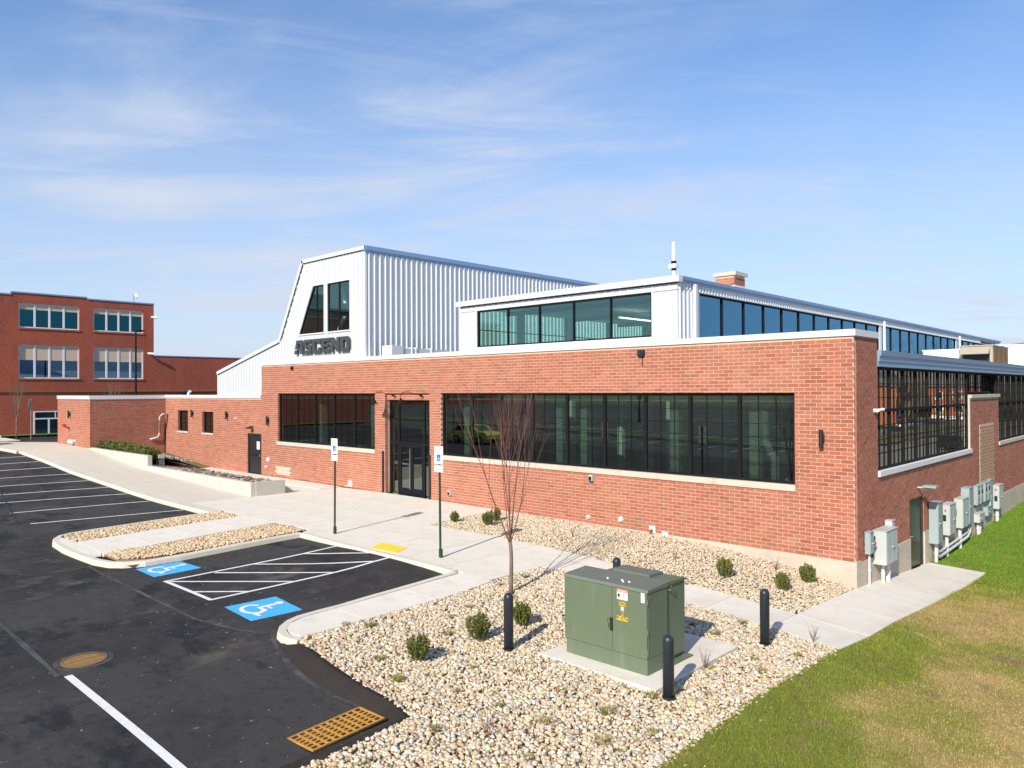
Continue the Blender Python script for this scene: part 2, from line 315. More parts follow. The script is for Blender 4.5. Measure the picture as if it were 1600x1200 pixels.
def cell(poly, x0, x1, y0, y1):
    for a, b, c in ((1, 0, x1), (-1, 0, -x0), (0, 1, y1), (0, -1, -y0)):
        poly = clip(poly, a, b, c)
        if len(poly) < 3: return []
    o = [poly[0]]
    for p in poly[1:]:
        if abs(p[0]-o[-1][0])+abs(p[1]-o[-1][1]) > 1e-5: o.append(p)
    if abs(o[0][0]-o[-1][0])+abs(o[0][1]-o[-1][1]) < 1e-5: o.pop()
    return o if len(o) > 2 and abs(area(o)) > 1e-5 else []
def subtract(poly, conv):     # poly minus convex ccw polygon -> pieces
    res = []; cur = poly
    for i in range(len(conv)):
        (x0, y0), (x1, y1) = conv[i], conv[(i+1) % len(conv)]
        a, b = (y1-y0), -(x1-x0); c = a*x0+b*y0          # inside: a x + b y <= c
        o = clip(cur, -a, -b, -c)
        if len(o) > 2 and abs(area(o)) > 1e-4: res.append(o)
        cur = clip(cur, a, b, c)
        if len(cur) < 3: break
    return res
def inside(px, py, poly):
    px = np.asarray(px); py = np.asarray(py); r = np.zeros(px.shape, bool); n = len(poly)
    for i in range(n):
        x0, y0 = poly[i]; x1, y1 = poly[(i+1) % n]
        if y0 == y1: continue
        r ^= ((y0 > py) != (y1 > py)) & (px < (x1-x0)*(py-y0)/(y1-y0)+x0)
    return r
def drape(name, poly, step, zf, m, parent=None, off=0., colf=None, **k):
    if area(poly) < 0: poly = poly[::-1]
    xs = [p[0] for p in poly]; ys = [p[1] for p in poly]
    V = {}; F = []
    x = math.floor(min(xs)/step)*step
    while x < max(xs):
        col = clip(clip(poly, 1, 0, x+step), -1, 0, -x)
        if len(col) > 2:
            y = math.floor(min(ys)/step)*step
            while y < max(ys):
                c = cell(col, x, x+step, y, y+step)
                if c:
                    f = []
                    for p in c:
                        kk = (round(p[0], 4), round(p[1], 4))
                        if kk not in V: V[kk] = len(V)
                        if not f or f[-1] != V[kk]: f.append(V[kk])
                    if len(set(f)) == len(f) and len(f) > 2: F.append(f)
                y += step
        x += step
    P = np.array(list(V.keys())); Z = zf(P[:, 0], P[:, 1])+off
    me = bpy.data.meshes.new(name); me.from_pydata([(a, b, z) for (a, b), z in zip(P.tolist(), Z.tolist())], [], F); me.materials.append(M[m])
    me.polygons.foreach_set('use_smooth', [True]*len(me.polygons))
    if colf:
        C = colf(P[:, 0], P[:, 1]); at = me.color_attributes.new('tint', 'FLOAT_COLOR', 'POINT')
        at.data.foreach_set('color', np.c_[C, np.ones(len(C))].astype('f').ravel())
    o = bpy.data.objects.new(name, me); COL.objects.link(o)
    if parent: o.parent = parent
    tag(o, kind=k.get('kind')); return o
def ribbon(pts, w):
    """offset polygon around a polyline"""
    L = []; R = []
    for i, p in enumerate(pts):
        a = Vector(pts[max(i-1, 0)]); b = Vector(pts[min(i+1, len(pts)-1)]); d = (b-a).normalized(); n = Vector((-d.y, d.x))*(w if not hasattr(w, '__len__') else w[i])/2
        L.append((p[0]+n.x, p[1]+n.y)); R.append((p[0]-n.x, p[1]-n.y))
    return R+L[::-1]
def stripmesh(mb, pts, w, zf, off, sub=.5):
    """painted line following the ground"""
    q = []
    for a, b in zip(pts[:-1], pts[1:]):
        n = max(1, int(math.dist(a, b)/sub)); q += [(a[0]+(b[0]-a[0])*i/n, a[1]+(b[1]-a[1])*i/n) for i in range(n)]
    q.append(pts[-1]); ww = [w(i/(len(q)-1)) for i in range(len(q))] if callable(w) else w
    pl = ribbon(q, ww); n = len(q)
    P = np.array(pl); Z = zf(P[:, 0], P[:, 1])+off
    vs = [(p[0], p[1], z) for p, z in zip(pl, Z)]
    fs = [(i, i+1, 2*n-2-i, 2*n-1-i) for i in range(n-1)]
    mb.add(vs, fs); return mb

# ================================================================== SETTING: ground sheets
gx = [-4000, -1500, -600, -300, -160, -110]+list(range(-72, 25, 3))+[34, 60, 110, 200, 500, 1500, 4000]
gy = [-4000, -1500, -600, -300, -160, -110, -70, -45]+list(range(-28, 53, 3))+[70, 110, 200, 500, 1500, 4000]
mb = MB(); GX, GY = np.meshgrid(gx, gy, indexing='ij'); GZ = H(GX.ravel(), GY.ravel())-.42
far = np.maximum(0, np.hypot(GX.ravel(), GY.ravel())-150); GZ = GZ-np.minimum(far*.01, 2)
n = len(gy)
mb.add(list(zip(GX.ravel().tolist(), GY.ravel().tolist(), GZ.tolist())), [(i*n+j, (i+1)*n+j, (i+1)*n+j+1, i*n+j+1) for i in range(len(gx)-1) for j in range(n-1)])
mb.build('ground', 'field', kind='structure', smooth=True)
# distant wooded ridge all round
mb = MB(); nn = 180
prof = fbm(np.arange(nn+1)*.13, np.zeros(nn+1)+3.3, 5); prof[-1] = prof[0]
vs = []
for i in range(nn+1):
    a = 2*PI*i/nn; ca, sa = math.cos(a), math.sin(a); e = 30+62*prof[i]*(1.0 if ca > -.2 else .55)+8*math.exp(-((a-1.60)/.3)**2)
    vs += [(1000*ca, 1000*sa, -3.5), (1180*ca, 1180*sa, e*.6), (1400*ca, 1400*sa, e), (1900*ca, 1900*sa, -3)]
mb.add(vs, [(i*4+k, i*4+k+1, i*4+k+5, i*4+k+4) for i in range(nn) for k in range(3)]); mb.build('hills', 'hill', kind='structure', smooth=True)

# asphalt car park and road
drape('asphalt', [(-61.4, -7.0), (-61.4, 24), (-48.7, 24), (-48.7, -4.6), (-44.6, -4.6), (-44.6, -7.2), (-20, -7.2), (-5.0, -7.2), (-5.0, -12.2), (-1.3, -12.2), (-1.3, -27), (-140, -27), (-140, -7.0)], 1.0, HA, 'asphalt', kind='structure')
drape('asphalt_lot', [(34, -27), (34, -125), (-140, -125), (-140, -27)], 2.5, HA, 'asphalt_old', kind='structure')
drape('road', [(8.5, -24), (18, -24), (18, 130), (8.5, 130)], 2.5, H, 'road_worn', off=-.10, kind='structure')
# rolled asphalt berm between gutter and gravel
gut = [(-6.62, -12.42), (-5.89, -12.70), (-4.87, -13.0), (-4.21, -13.12), (-3.44, -13.19), (-2.75, -13.14), (-2.05, -13.12), (-1.95, -14.45), (-1.95, -16), (-1.95, -24)]
brm = [(-5.62, -12.40), (-5.03, -12.53), (-4.11, -12.70), (-3.49, -12.78), (-2.86, -12.84), (-2.22, -12.85), (-1.72, -13.02), (-1.60, -13.96), (-1.55, -14.9), (-1.5, -24)]
mb = MB(); vs = []
for i, (g, b) in enumerate(zip(gut, brm)):
    e = 0.0 if i else -.06
    for t, zz in ((0, .006), (.35, .05+e), (.75, .13+e*1.5), (1.0, .145+e*2), (1.12, .02)):
        x = g[0]+(b[0]-g[0])*t; y = g[1]+(b[1]-g[1])*t; vs.append((x, y, ha(x, y)+zz))
mb.add(vs, [(i*5+k, i*5+k+1, i*5+k+6, i*5+k+5) for i in range(len(gut)-1) for k in range(4)]); mb.build('asphalt_berm', 'asphalt_new', kind='structure', smooth=True)
# seams and gutter streak
for pts, w, mm in (((gut[0:6]), lambda t: .10+.12*math.sin(PI*t), 'seam'), ([(-15.5, -12.9), (-14.4, -12.95), (-8.65, -13.03), (-7.3, -12.75), (-6.75, -12.5)], lambda t: .05+.05*math.sin(9*t)**2, 'seam'),
                   ([(-14.0, -15.72), (-11.7, -15.80), (-7.31, -15.90)], lambda t: .07+.05*math.sin(7*t)**2, 'seam'),
                   ([(-17.85, -12.9), (-17.87, -14.39), (-17.9, -22)], .07, 'seam_dark'), ([(-23.5, -12.6), (-40, -10.0)], .06, 'seam_dark'),
                   ([(-14.0, -15.95), (-60, -15.9)], .06, 'seam_dark')):
    b2 = MB(); stripmesh(b2, pts, w, HA, .009); b2.build('asphalt_seam', mm, kind='structure')

# gravel bed, soil sheets
BED1 = [(-5.72, -12.38), (-5.74, -11), (-5.70, -9.8), (-5.68, -8.4), (-5.82, -6.7), (-5.86, -5.55), (-5.35, -5.10), (1.44, -5.10), (1.44, -24), (-1.50, -24), (-1.55, -14.9), (-1.60, -13.96), (-1.72, -13.02), (-2.22, -12.86), (-2.86, -12.84), (-3.49, -12.78), (-4.11, -12.70), (-5.03, -12.53), (-5.62, -12.40)]
BED2 = [(-12.13, -3.74), (-12.3, -2.8), (-12.5, -1.2), (-12.2, -.02), (-.02, -.02), (0.0, -3.3), (-.02, -3.70)]
BED3 = [(-19.48, -12.35), (-19.78, -12.05), (-19.82, -10.3), (-19.85, -7.15), (-18.48, -7.08), (-18.50, -9.3), (-18.48, -11.3), (-18.52, -12.25), (-18.89, -12.45)]
BED4 = [(-16.26, -12.28), (-15.28, -12.2), (-14.75, -11.72), (-14.40, -10.3), (-14.33, -9.17), (-14.30, -7.05), (-15.27, -6.98), (-16.0, -7.1), (-16.06, -8.2), (-16.0, -10.8), (-16.3, -12.0)]
for i, bd in enumerate((BED1, BED2, BED3, BED4)): drape('gravel_bed_base', bd, 1.0, H, 'under', off=-.055, kind='structure')

# lawn with dormant patches
def dryness(x, y):
    d = fbm(x*.55+3, y*.42+1, 4)-.50
    d = d*2.2+.60
    d += .85*np.exp(-((x-3.2)/1.3)**2-((y-.2)/2.6)**2)           # tan area by the pavement
    d += .30*np.exp(-((x-4.4)/1.6)**2-((y+6.5)/2.5)**2)
    d -= .62*np.exp(-((x-1.9)/.65)**2-((y+8)/3.4)**2)               # green strip beside the gravel
    d -= .55*np.exp(-((x-2.4)/.5)**2-((y+5)/1.6)**2)
    d -= .40*np.exp(-((x-2.9)/.9)**2-((y+9.6)/1.5)**2)
    d -= 1.3/(1+np.exp(-(y-4.4-.25*x)/.55))                         # fresh lawn along the wall
    d = d+.95*(fbm(x*2.3+7, y*2.0, 4)-.5)*np.clip(1.4-.2*(y+2), .15, 1.2)
    return np.clip(d, 0, 1)
def lawncol(x, y):
    d = dryness(x, y)[:, None]; g = np.array([.165, .195, .014]); t = np.array([.41, .29, .10])
    v = (.85+.35*fbm(x*1.7, y*1.9, 3))[:, None]; far = (1/(1+np.exp(-(y-5)/1.2)))[:, None]
    g = g*(1-far)+np.array([.120, .215, .008])*far
    soil = np.clip(np.exp(-((x-3.75)/.35)**2-((y+2.6)/.28)**2)+np.clip((fbm(x*5.3+31, y*4.7+5, 3)-.70)*7, 0, .75), 0, 1)[:, None]
    c = (g*(1-d)+t*d)*v; return c*(1-soil)+np.array([.22, .15, .08])*soil
LAWN = [(1.40+.07*(float(fbm(np.array([3.1]), np.array([yy_*1.9]), 3)[0])-.5)*2+(.03 if int(yy_*4) % 3 else 0), yy_) for yy_ in np.arange(-24, -5.2, .25)]+[(1.46, -5.0), (1.52, -3.6), (1.56, 6.52), (.02, 6.45), (.02, 60), (8.5, 60), (8.5, -24)]
drape('lawn', LAWN, .25, H, 'lawn', off=-.01, colf=lawncol, kind='structure')
drape('far_lawn', [(18, -24), (18, 130), (60, 130), (60, -24)], 5, H, 'field', off=.02, kind='structure')
drape('verge', [(-63, -30), (-61.5, -30), (-61.5, 24), (-63, 24)], 1, H, 'lawn', off=.03, colf=lambda x, y: np.tile([.09, .17, .03], (len(x), 1)), kind='structure')
drape('verge', [(-70, -40), (-30, -40), (-12, -38.5), (-12, -35.5), (-30, -36), (-70, -36)], 2, H, 'lawn', off=.05, colf=lambda x, y: np.tile([.09, .13, .03], (len(x), 1)), kind='structure')

# concrete pavement in slabs
PAV = empty('pavement', kind='structure')
def slabs(poly, xs, ys, m, gap=.006, off=0.):
    for i in range(len(xs)-1):
        for j in range(len(ys)-1):
            c = cell(poly if area(poly) > 0 else poly[::-1], min(xs[i], xs[i+1])+gap, max(xs[i], xs[i+1])-gap, min(ys[j], ys[j+1])+gap, max(ys[j], ys[j+1])-gap)
            if not c: continue
            P = np.array(c); Z = H(P[:, 0], P[:, 1])+off; cxy = P.mean(0)
            b2 = MB(); k = len(c)
            b2.add([(p[0]-cxy[0], p[1]-cxy[1], z) for p, z in zip(c, Z)]+[(p[0]-cxy[0], p[1]-cxy[1], z-.10) for p, z in zip(c, Z)],
                   [tuple(range(k))]+[(a, a+k, (a+1) % k+k, (a+1) % k) for a in range(k)])
            o = b2.build('slab', m, PAV); o.location = (cxy[0], cxy[1], 0)
def rng_(a, b, n): return [a+(b-a)*i/n for i in range(n+1)]
R_ = lambda x0, y0, x1, y1: [(x0, y0), (x1, y0), (x1, y1), (x0, y1)]
slabs(R_(-44.6, -7.0, -22.8, -4.42), R_ and rng_(-44.6, -22.8, 14), [-7.0, -5.7, -4.42], 'walk_buff')
slabs([(-53, -8.3), (-44.6, -7.5), (-44.6, -4.44), (-48.6, -4.44), (-49.2, -3.9), (-54, -6.2)], rng_(-54, -44.6, 5), [-9, -6.2, -3.5], 'walk_buff')
slabs([(-22.8, -7.0), (-18.5, -7.0), (-14.2, -6.95), (-14.0, -7.28), (-12.13, -7.28), (-12.13, -3.74), (-12.3, -2.8), (-12.5, -1.2), (-12.2, 0), (-22.8, 0)], rng_(-22.8, -12.13, 7)[:-1]+[-11.9], [-7.3, -5.6, -3.74, -1.85, 0], 'walk')
slabs(R_(-12.13, -7.28, -5.86, -3.74), rng_(-12.13, -5.86, 4), [-7.28, -5.5, -3.74], 'walk')
slabs([(-5.86, -5.4), (-5.4, -5.10), (1.44, -5.10), (1.52, -3.72), (-5.86, -3.74)], rng_(-5.86, .02, 4)+[1.6], [-5.5, -3.70], 'walk')
slabs([(-5.86, -6.9), (-5.86, -5.4), (-5.9, -5.4), (-5.9, -6.9)], [-5.9, -5.8], [-7, -5.4], 'walk')
arc = [(-6.05+.62*math.cos(a), -11.72+.62*math.sin(a)) for a in np.linspace(PI, 1.62*PI, 8)]
slabs([(-6.72, -7.28)]+[(-6.72, -11.7)]+arc[1:]+[(-5.72, -12.36), (-5.74, -11), (-5.70, -9.8), (-5.68, -8.4), (-5.82, -6.9), (-5.86, -7.28)], [-6.8, -5.6], [-12.5, -10.9, -9.1, -7.28], 'walk')
slabs([(.02, -3.70), (1.52, -3.70), (1.50, -2.0), (1.58, .5), (1.60, 4.4), (1.56, 6.5), (.02, 6.42)], [0, 1.7], [-3.70, -1.9, -.2, 1.5, 3.2, 4.9, 6.6], 'walk')
slabs(R_(-18.38, -12.3, -16.15, -7.0), [-18.38, -16.15], rng_(-12.3, -7.0, 4), 'walk')
slabs([(-19.6, -12.55), (-18.9, -12.75), (-16.5, -12.72), (-16.3, -12.32), (-18.5, -12.32), (-19.3, -12.42)], [-20, -16], [-13, -12.3], 'walk')
slabs(R_(-42.4, -1.15, -22.8, -.01), rng_(-42.4, -22.8, 12), [-1.15, -.01], 'walk', off=0) if False else None
slabs([(-22.82, -2.82), (-22.82, -1.16), (-27.2, -1.16), (-24.9, -1.95), (-23.0, -2.82)], [-28, -25, -22.8], [-3, -1.16], 'walk')
for i in range(12):   # level walk at the foot of the low wing
    x0 = -42.4+i*19.6/12; b2 = MB(); b2.box(0, 0, -.1, 19.6/12-.012, 1.12, 0); o = b2.build('slab', 'walk', PAV); o.location = (x0, -1.15, -.005)
slabs(R_(-61.3, -9.0, -57, -4.5), [-61.3, -59, -57], [-9, -6.7, -4.5], 'walk', off=-.08)
drape('pavement_base', [(-44.6, -7.2), (-44.6, -4.4), (-22.8, -4.4), (-22.8, 0), (-12.2, 0), (-12.1, -3.8), (0, -3.7), (0, 6.4), (1.5, 6.4), (1.5, -5.05), (-5.5, -5.05), (-5.75, -12), (-6.7, -12), (-6.7, -7.2)], 1, H, 'dark_gap', off=-.03, kind='structure')

# kerbs: path of outer top edge, inward normal to the left of travel
KERB = empty('kerb', kind='structure')
def kerb(path, w=.16, seg=3.0, m='kerb', drop=lambda x, y: 0.):
    q = [path[0]]
    for a, b in zip(path[:-1], path[1:]):
        k = max(1, round(math.dist(a, b)/.6)); q += [(a[0]+(b[0]-a[0])*i/k, a[1]+(b[1]-a[1])*i/k) for i in range(1, k+1)]
    N = []
    for i in range(len(q)):
        a = Vector(q[max(i-1, 0)]); b = Vector(q[min(i+1, len(q)-1)]); d = (b-a).normalized(); N.append((-d.y, d.x))
    per = max(2, int(seg/.6)); i = 0
    while i < len(q)-1:
        j = min(i+per, len(q)-1); b2 = MB(); vs = []; o = q[i]
        for k in range(i, j+1):
            x, y = q[k]; nx, ny = N[k]; ii, oi = (x+nx*w, y+ny*w), (x+nx*.02, y+ny*.02)
            if k == i and i: x += (q[k+1][0]-x)*.02; y += (q[k+1][1]-y)*.02
            zt = h(*oi)+.004-drop(x, y); zb = ha(x, y)-.05
            vs += [(x-nx*.02-o[0], y-ny*.02-o[1], zb), (x-o[0], y-o[1], max(zt-.03, zb+.06)), (oi[0]-o[0], oi[1]-o[1], zt), (ii[0]-o[0], ii[1]-o[1], h(*ii)+.004-drop(x, y)), (ii[0]-o[0], ii[1]-o[1], zt-.2)]
        c = j-i+1
        fs = [(a*5+k, a*5+k+1, a*5+k+6, a*5+k+5) for a in range(c-1) for k in range(4)]+[(4, 3, 2, 1, 0), tuple((c-1)*5+k for k in range(5))]
        b2.add(vs, fs); ob = b2.build('kerb_stone', m, KERB, fixn=True); ob.location = (o[0], o[1], 0); i = j
kerb([(-53, -8.5), (-44.7, -7.66)][::1], .3, m='walk_buff')
kerb([(-44.7, -7.5), (-19.9, -7.5)], .49, m='kerb')
kerb([(-20.0, -7.35), (-20.02, -11.3), (-19.98, -12.0), (-19.80, -12.42), (-19.4, -12.68), (-18.9, -12.82), (-17.7, -12.88), (-16.7, -12.84), (-15.5, -12.76), (-14.85, -12.6), (-14.5, -12.35), (-14.2, -11.9), (-14.08, -11.0), (-14.0, -9), (-13.92, -7.40)], .16)
kerb([(-13.92, -7.44), (-6.92, -7.46)], .17, drop=lambda x, y: .0)
kerb([(-6.94, -7.44), (-6.92, -8.51), (-6.93, -9.94), (-6.9, -10.75), (-6.92, -11.32), (-6.90, -11.74), (-6.80, -12.03), (-6.59, -12.3), (-6.3, -12.50), (-6.0, -12.58), (-5.6, -12.50)], .17)
kerb([(-12, -38.4), (-30, -40), (-70, -40)][::-1], .2); kerb([(-70, -36), (-30, -36), (-12, -35.5)][::-1], .2)
drape('gravel_bed_base', [(-13.9, -7.28), (-19.95, -7.28), (-19.9, -12.3), (-14.3, -12.3)], 1, H, 'under', off=-.06, kind='structure')

# painted markings
mk = MB()
ST = [((-23.33, -12.28), (-22.01, -7.58)), ((-26.09, -12.25), (-25.22, -7.58)), ((-29.0, -11.93), (-27.7, -7.56)), ((-31.88, -11.3), (-29.95, -7.56)), ((-34.55, -10.71), (-32.5, -7.56)), ((-36.86, -10.2), (-35.3, -7.56)), ((-39.06, -9.71), (-38.0, -7.56)), ((-41.22, -9.23), (-40.5, -7.56)), ((-43.63, -8.7), (-43.17, -7.56))]
for i, (a, b) in enumerate(ST):
    a2 = a if i < 2 else (b[0]+(a[0]-b[0])*5.2/max(.1, b[1]-a[1]), b[1]-5.2)
    if i >= 2: a2 = (b[0]-1.3*(1 if i < 5 else .8), -12.7)
    b2 = MB(); stripmesh(b2, [a2, b], .10, HA, .006); b2.build('parking_line', 'paint_white', kind='structure')
hx = [((-12.22, -12.23), (-11.87, -7.50)), ((-9.75, -12.20), (-9.40, -7.50)), ((-12.24, -12.19), (-9.72, -12.19)), ((-11.92, -8.54), (-10.25, -7.52)), ((-11.98, -9.96), (-9.44, -7.95)), ((-12.0, -11.04), (-9.52, -9.12)), ((-12.08, -12.13), (-9.60, -10.20)), ((-10.75, -12.2), (-9.64, -11.28))]
b2 = MB()
for i, (a, b) in enumerate(hx): stripmesh(b2, [a, b], .10 if i < 3 else .085, HA, .006+.0015*(i % 3 if i < 3 else 3))
b2.build('access_aisle_hatching', 'paint_white', kind='structure')
b2 = MB(); stripmesh(b2, [(-7.24, -15.78), (-2.82, -15.80), (3, -15.8)], .125, HA, .007); b2.build('lane_line', 'paint_white', kind='structure')
b2 = MB(); stripmesh(b2, [(-49.9, -5.0), (-58.5, -8.9)], .12, HA, .008); b2.build('lane_line', 'paint_white', kind='structure')
for k in range(20):    # bays further out in the car park
    for (y0, y1) in ((-31, -35.6), (-40.4, -45.4), (-62, -67), (-67.2, -72.2), (-90, -95)):
        x = -14-2.7*k; b2 = MB(); stripmesh(b2, [(x, y0), (x-.6, y1)], .11, HA, .006, 1.2); b2.build('parking_line', 'paint_white', kind='structure')
# wheelchair emblems on blue squares
def emblem(q):
    p0, p1, p2, p3 = [Vector(a) for a in q]
    e = empty('parking_emblem', kind='structure')
    def mp(u, v): return p0*(1-u)*(1-v)+p3*u*(1-v)+p1*(1-u)*v+p2*u*v     # u along +X, v along +Y
    b2 = MB(); N = 5
    P = np.array([mp(i/N, j/N) for i in range(N+1) for j in range(N+1)]); Z = HA(P[:, 0], P[:, 1])+.006
    b2.add([(p[0], p[1], z) for p, z in zip(P, Z)], [(i*(N+1)+j, (i+1)*(N+1)+j, (i+1)*(N+1)+j+1, i*(N+1)+j+1) for i in range(N) for j in range(N)])
    b2.build('blue_square', 'paint_blue', e)
    b2 = MB(); k = [0]
    def seg(pts, w):
        k[0] += 1; pl = ribbon(pts, w); n = len(pts); P = np.array([mp(*p) for p in pl]); Z = HA(P[:, 0], P[:, 1])+.010+.001*k[0]
        b2.add([(p[0], p[1], z) for p, z in zip(P, Z)], [(i, i+1, 2*n-2-i, 2*n-1-i) for i in range(n-1)])
    seg([(.44+.24*math.cos(a), .34+.20*math.sin(a)) for a in np.linspace(PI*.70, PI*1.99, 22)], .085)
    seg([(.42, .78), (.43, .46), (.65, .46)], .105); seg([(.43, .60), (.62, .60)], .06); seg([(.63, .47), (.75, .22), (.86, .26)], .095)
    seg([(.41, .76+.0), (.41, .90)], [.03, .03]); seg([(.33, .86), (.36, .86), (.41, .86), (.46, .86), (.49, .86)], [.06, .13, .155, .13, .06])
    b2.build('wheelchair_mark', 'paint_white', e)
emblem([(-8.99, -12.24), (-8.83, -11.11), (-7.52, -11.22), (-7.66, -12.32)])
emblem([(-14.12, -12.19), (-13.98, -11.07), (-12.80, -11.02), (-12.86, -12.21)])
pp = [(-10.57, -7.24), (-9.53, -7.14), (-9.82, -6.55), (-10.9, -6.61)]
b2 = MB(); b2.add([(x, y, h(x, y)+.012) for x, y in pp]+[(x, y, h(x, y)-.02) for x, y in pp], [(0, 1, 2, 3), (0, 4, 5, 1), (1, 5, 6, 2), (2, 6, 7, 3), (3, 7, 4, 0)]); pad = b2.build('tactile_pad', 'paint_yellow', label='yellow tactile warning pad set in the pavement at the kerb ramp', cat='tactile pad')
dm = MB(); dm.tube([(0, 0, 0), (0, 0, .008)], [.018, .010], 6); d0 = dm.build('dome', 'paint_yellow', pad)
bpy.data.objects.remove(d0); dme = bpy.data.meshes['dome']
for i in range(12):
    for j in range(7):
        u, v = (i+.5)/12, (j+.5)/7; A, B, C_, D_ = [Vector(p) for p in pp]; p = A*(1-u)*(1-v)+B*u*(1-v)+C_*u*v+D_*(1-u)*v
        inst('dome', dme, pad, (p.x, p.y, h(p.x, p.y)+.012))

# ------------------------------------------------------------------ drain grate and manhole
cv = [Vector((-2.70, -13.17)), Vector((-2.10, -13.15)), Vector((-1.99, -14.41)), Vector((-2.57, -14.45))]
gr = empty('drain_grate', 'rusty orange cast iron drain grate beside the gravel at the car park edge', 'drain grate')
def gp(u, v): p = cv[0]*(1-u)*(1-v)+cv[1]*u*(1-v)+cv[2]*u*v+cv[3]*(1-u)*v; return p.x, p.y
gz0 = ha(-2.35, -13.8)
P = MB(); P.add([(*gp(*a), gz0+.002) for a in ((-.06, -.03), (1.06, -.03), (1.06, 1.03), (-.06, 1.03))], [(0, 3, 2, 1)]); P.build('pit', 'pit_shade', gr)  # flat black sheet just above the asphalt; the pit's darkness is its colour
def gbar(u0, v0, u1, v1, nm, m='rust', zt=.016):
    b2 = MB(); b = [(*gp(*a), gz0+.004) for a in ((u0, v0), (u0, v1), (u1, v1), (u1, v0))]; b2.hexa(b, [(x, y, z+zt) for x, y, z in b]); return b2.build(nm, m, gr, fixn=True)
for a in ((0, 0, .05, 1), (.94, 0, 1, 1)): gbar(*a, 'frame')
for a in ((.06, 0, .94, .025), (.06, .975, .94, 1)): gbar(*a, 'frame')
for i in range(1, 10): v = .025+.95*i/10; gbar(.06, v-.013, .94, v+.013, 'bar', zt=.014)
for c in range(10):
    v0 = .025+.95*c/10+(.013 if c else 0); v1 = .025+.95*(c+1)/10-(.013 if c < 9 else 0)
    for r in range(1, 6): u = .06+.88*r/6; gbar(u-.026, v0, u+.026, v1, 'bar', zt=.0135)
mh = empty('manhole_cover', 'round rust brown manhole cover in a worn concrete ring on the asphalt', 'manhole cover', (-7.82, -15.36, ha(-7.82, -15.36)))
def disc(r0, r1, z0, z1, n=40):
    b2 = MB(); vs = []
    for k in range(n):
        a = 2*PI*k/n; c, s = math.cos(a), math.sin(a); vs += [(r0*c, r0*s, z1), (r1*c, r1*s, z1), (r1*c, r1*s, z0)]
    b2.add(vs, [(k*3, k*3+1, (k+1) % n*3+1, (k+1) % n*3) for k in range(n)]+[(k*3+1, k*3+2, (k+1) % n*3+2, (k+1) % n*3+1) for k in range(n)]); return b2
disc(.36, .47, 0, .010).build('ring', 'seam', mh); disc(.325, .36, 0, .022).build('frame', 'rust_dark', mh)
disc(0, .32, 0, .016).build('cover', 'rust_dark', mh)
b2 = MB(); b2.box(-.115, -.29, .016, -.10, .29, .020); b2.box(.10, -.29, .016, .115, .29, .020); b2.build('rib', 'rust', mh)

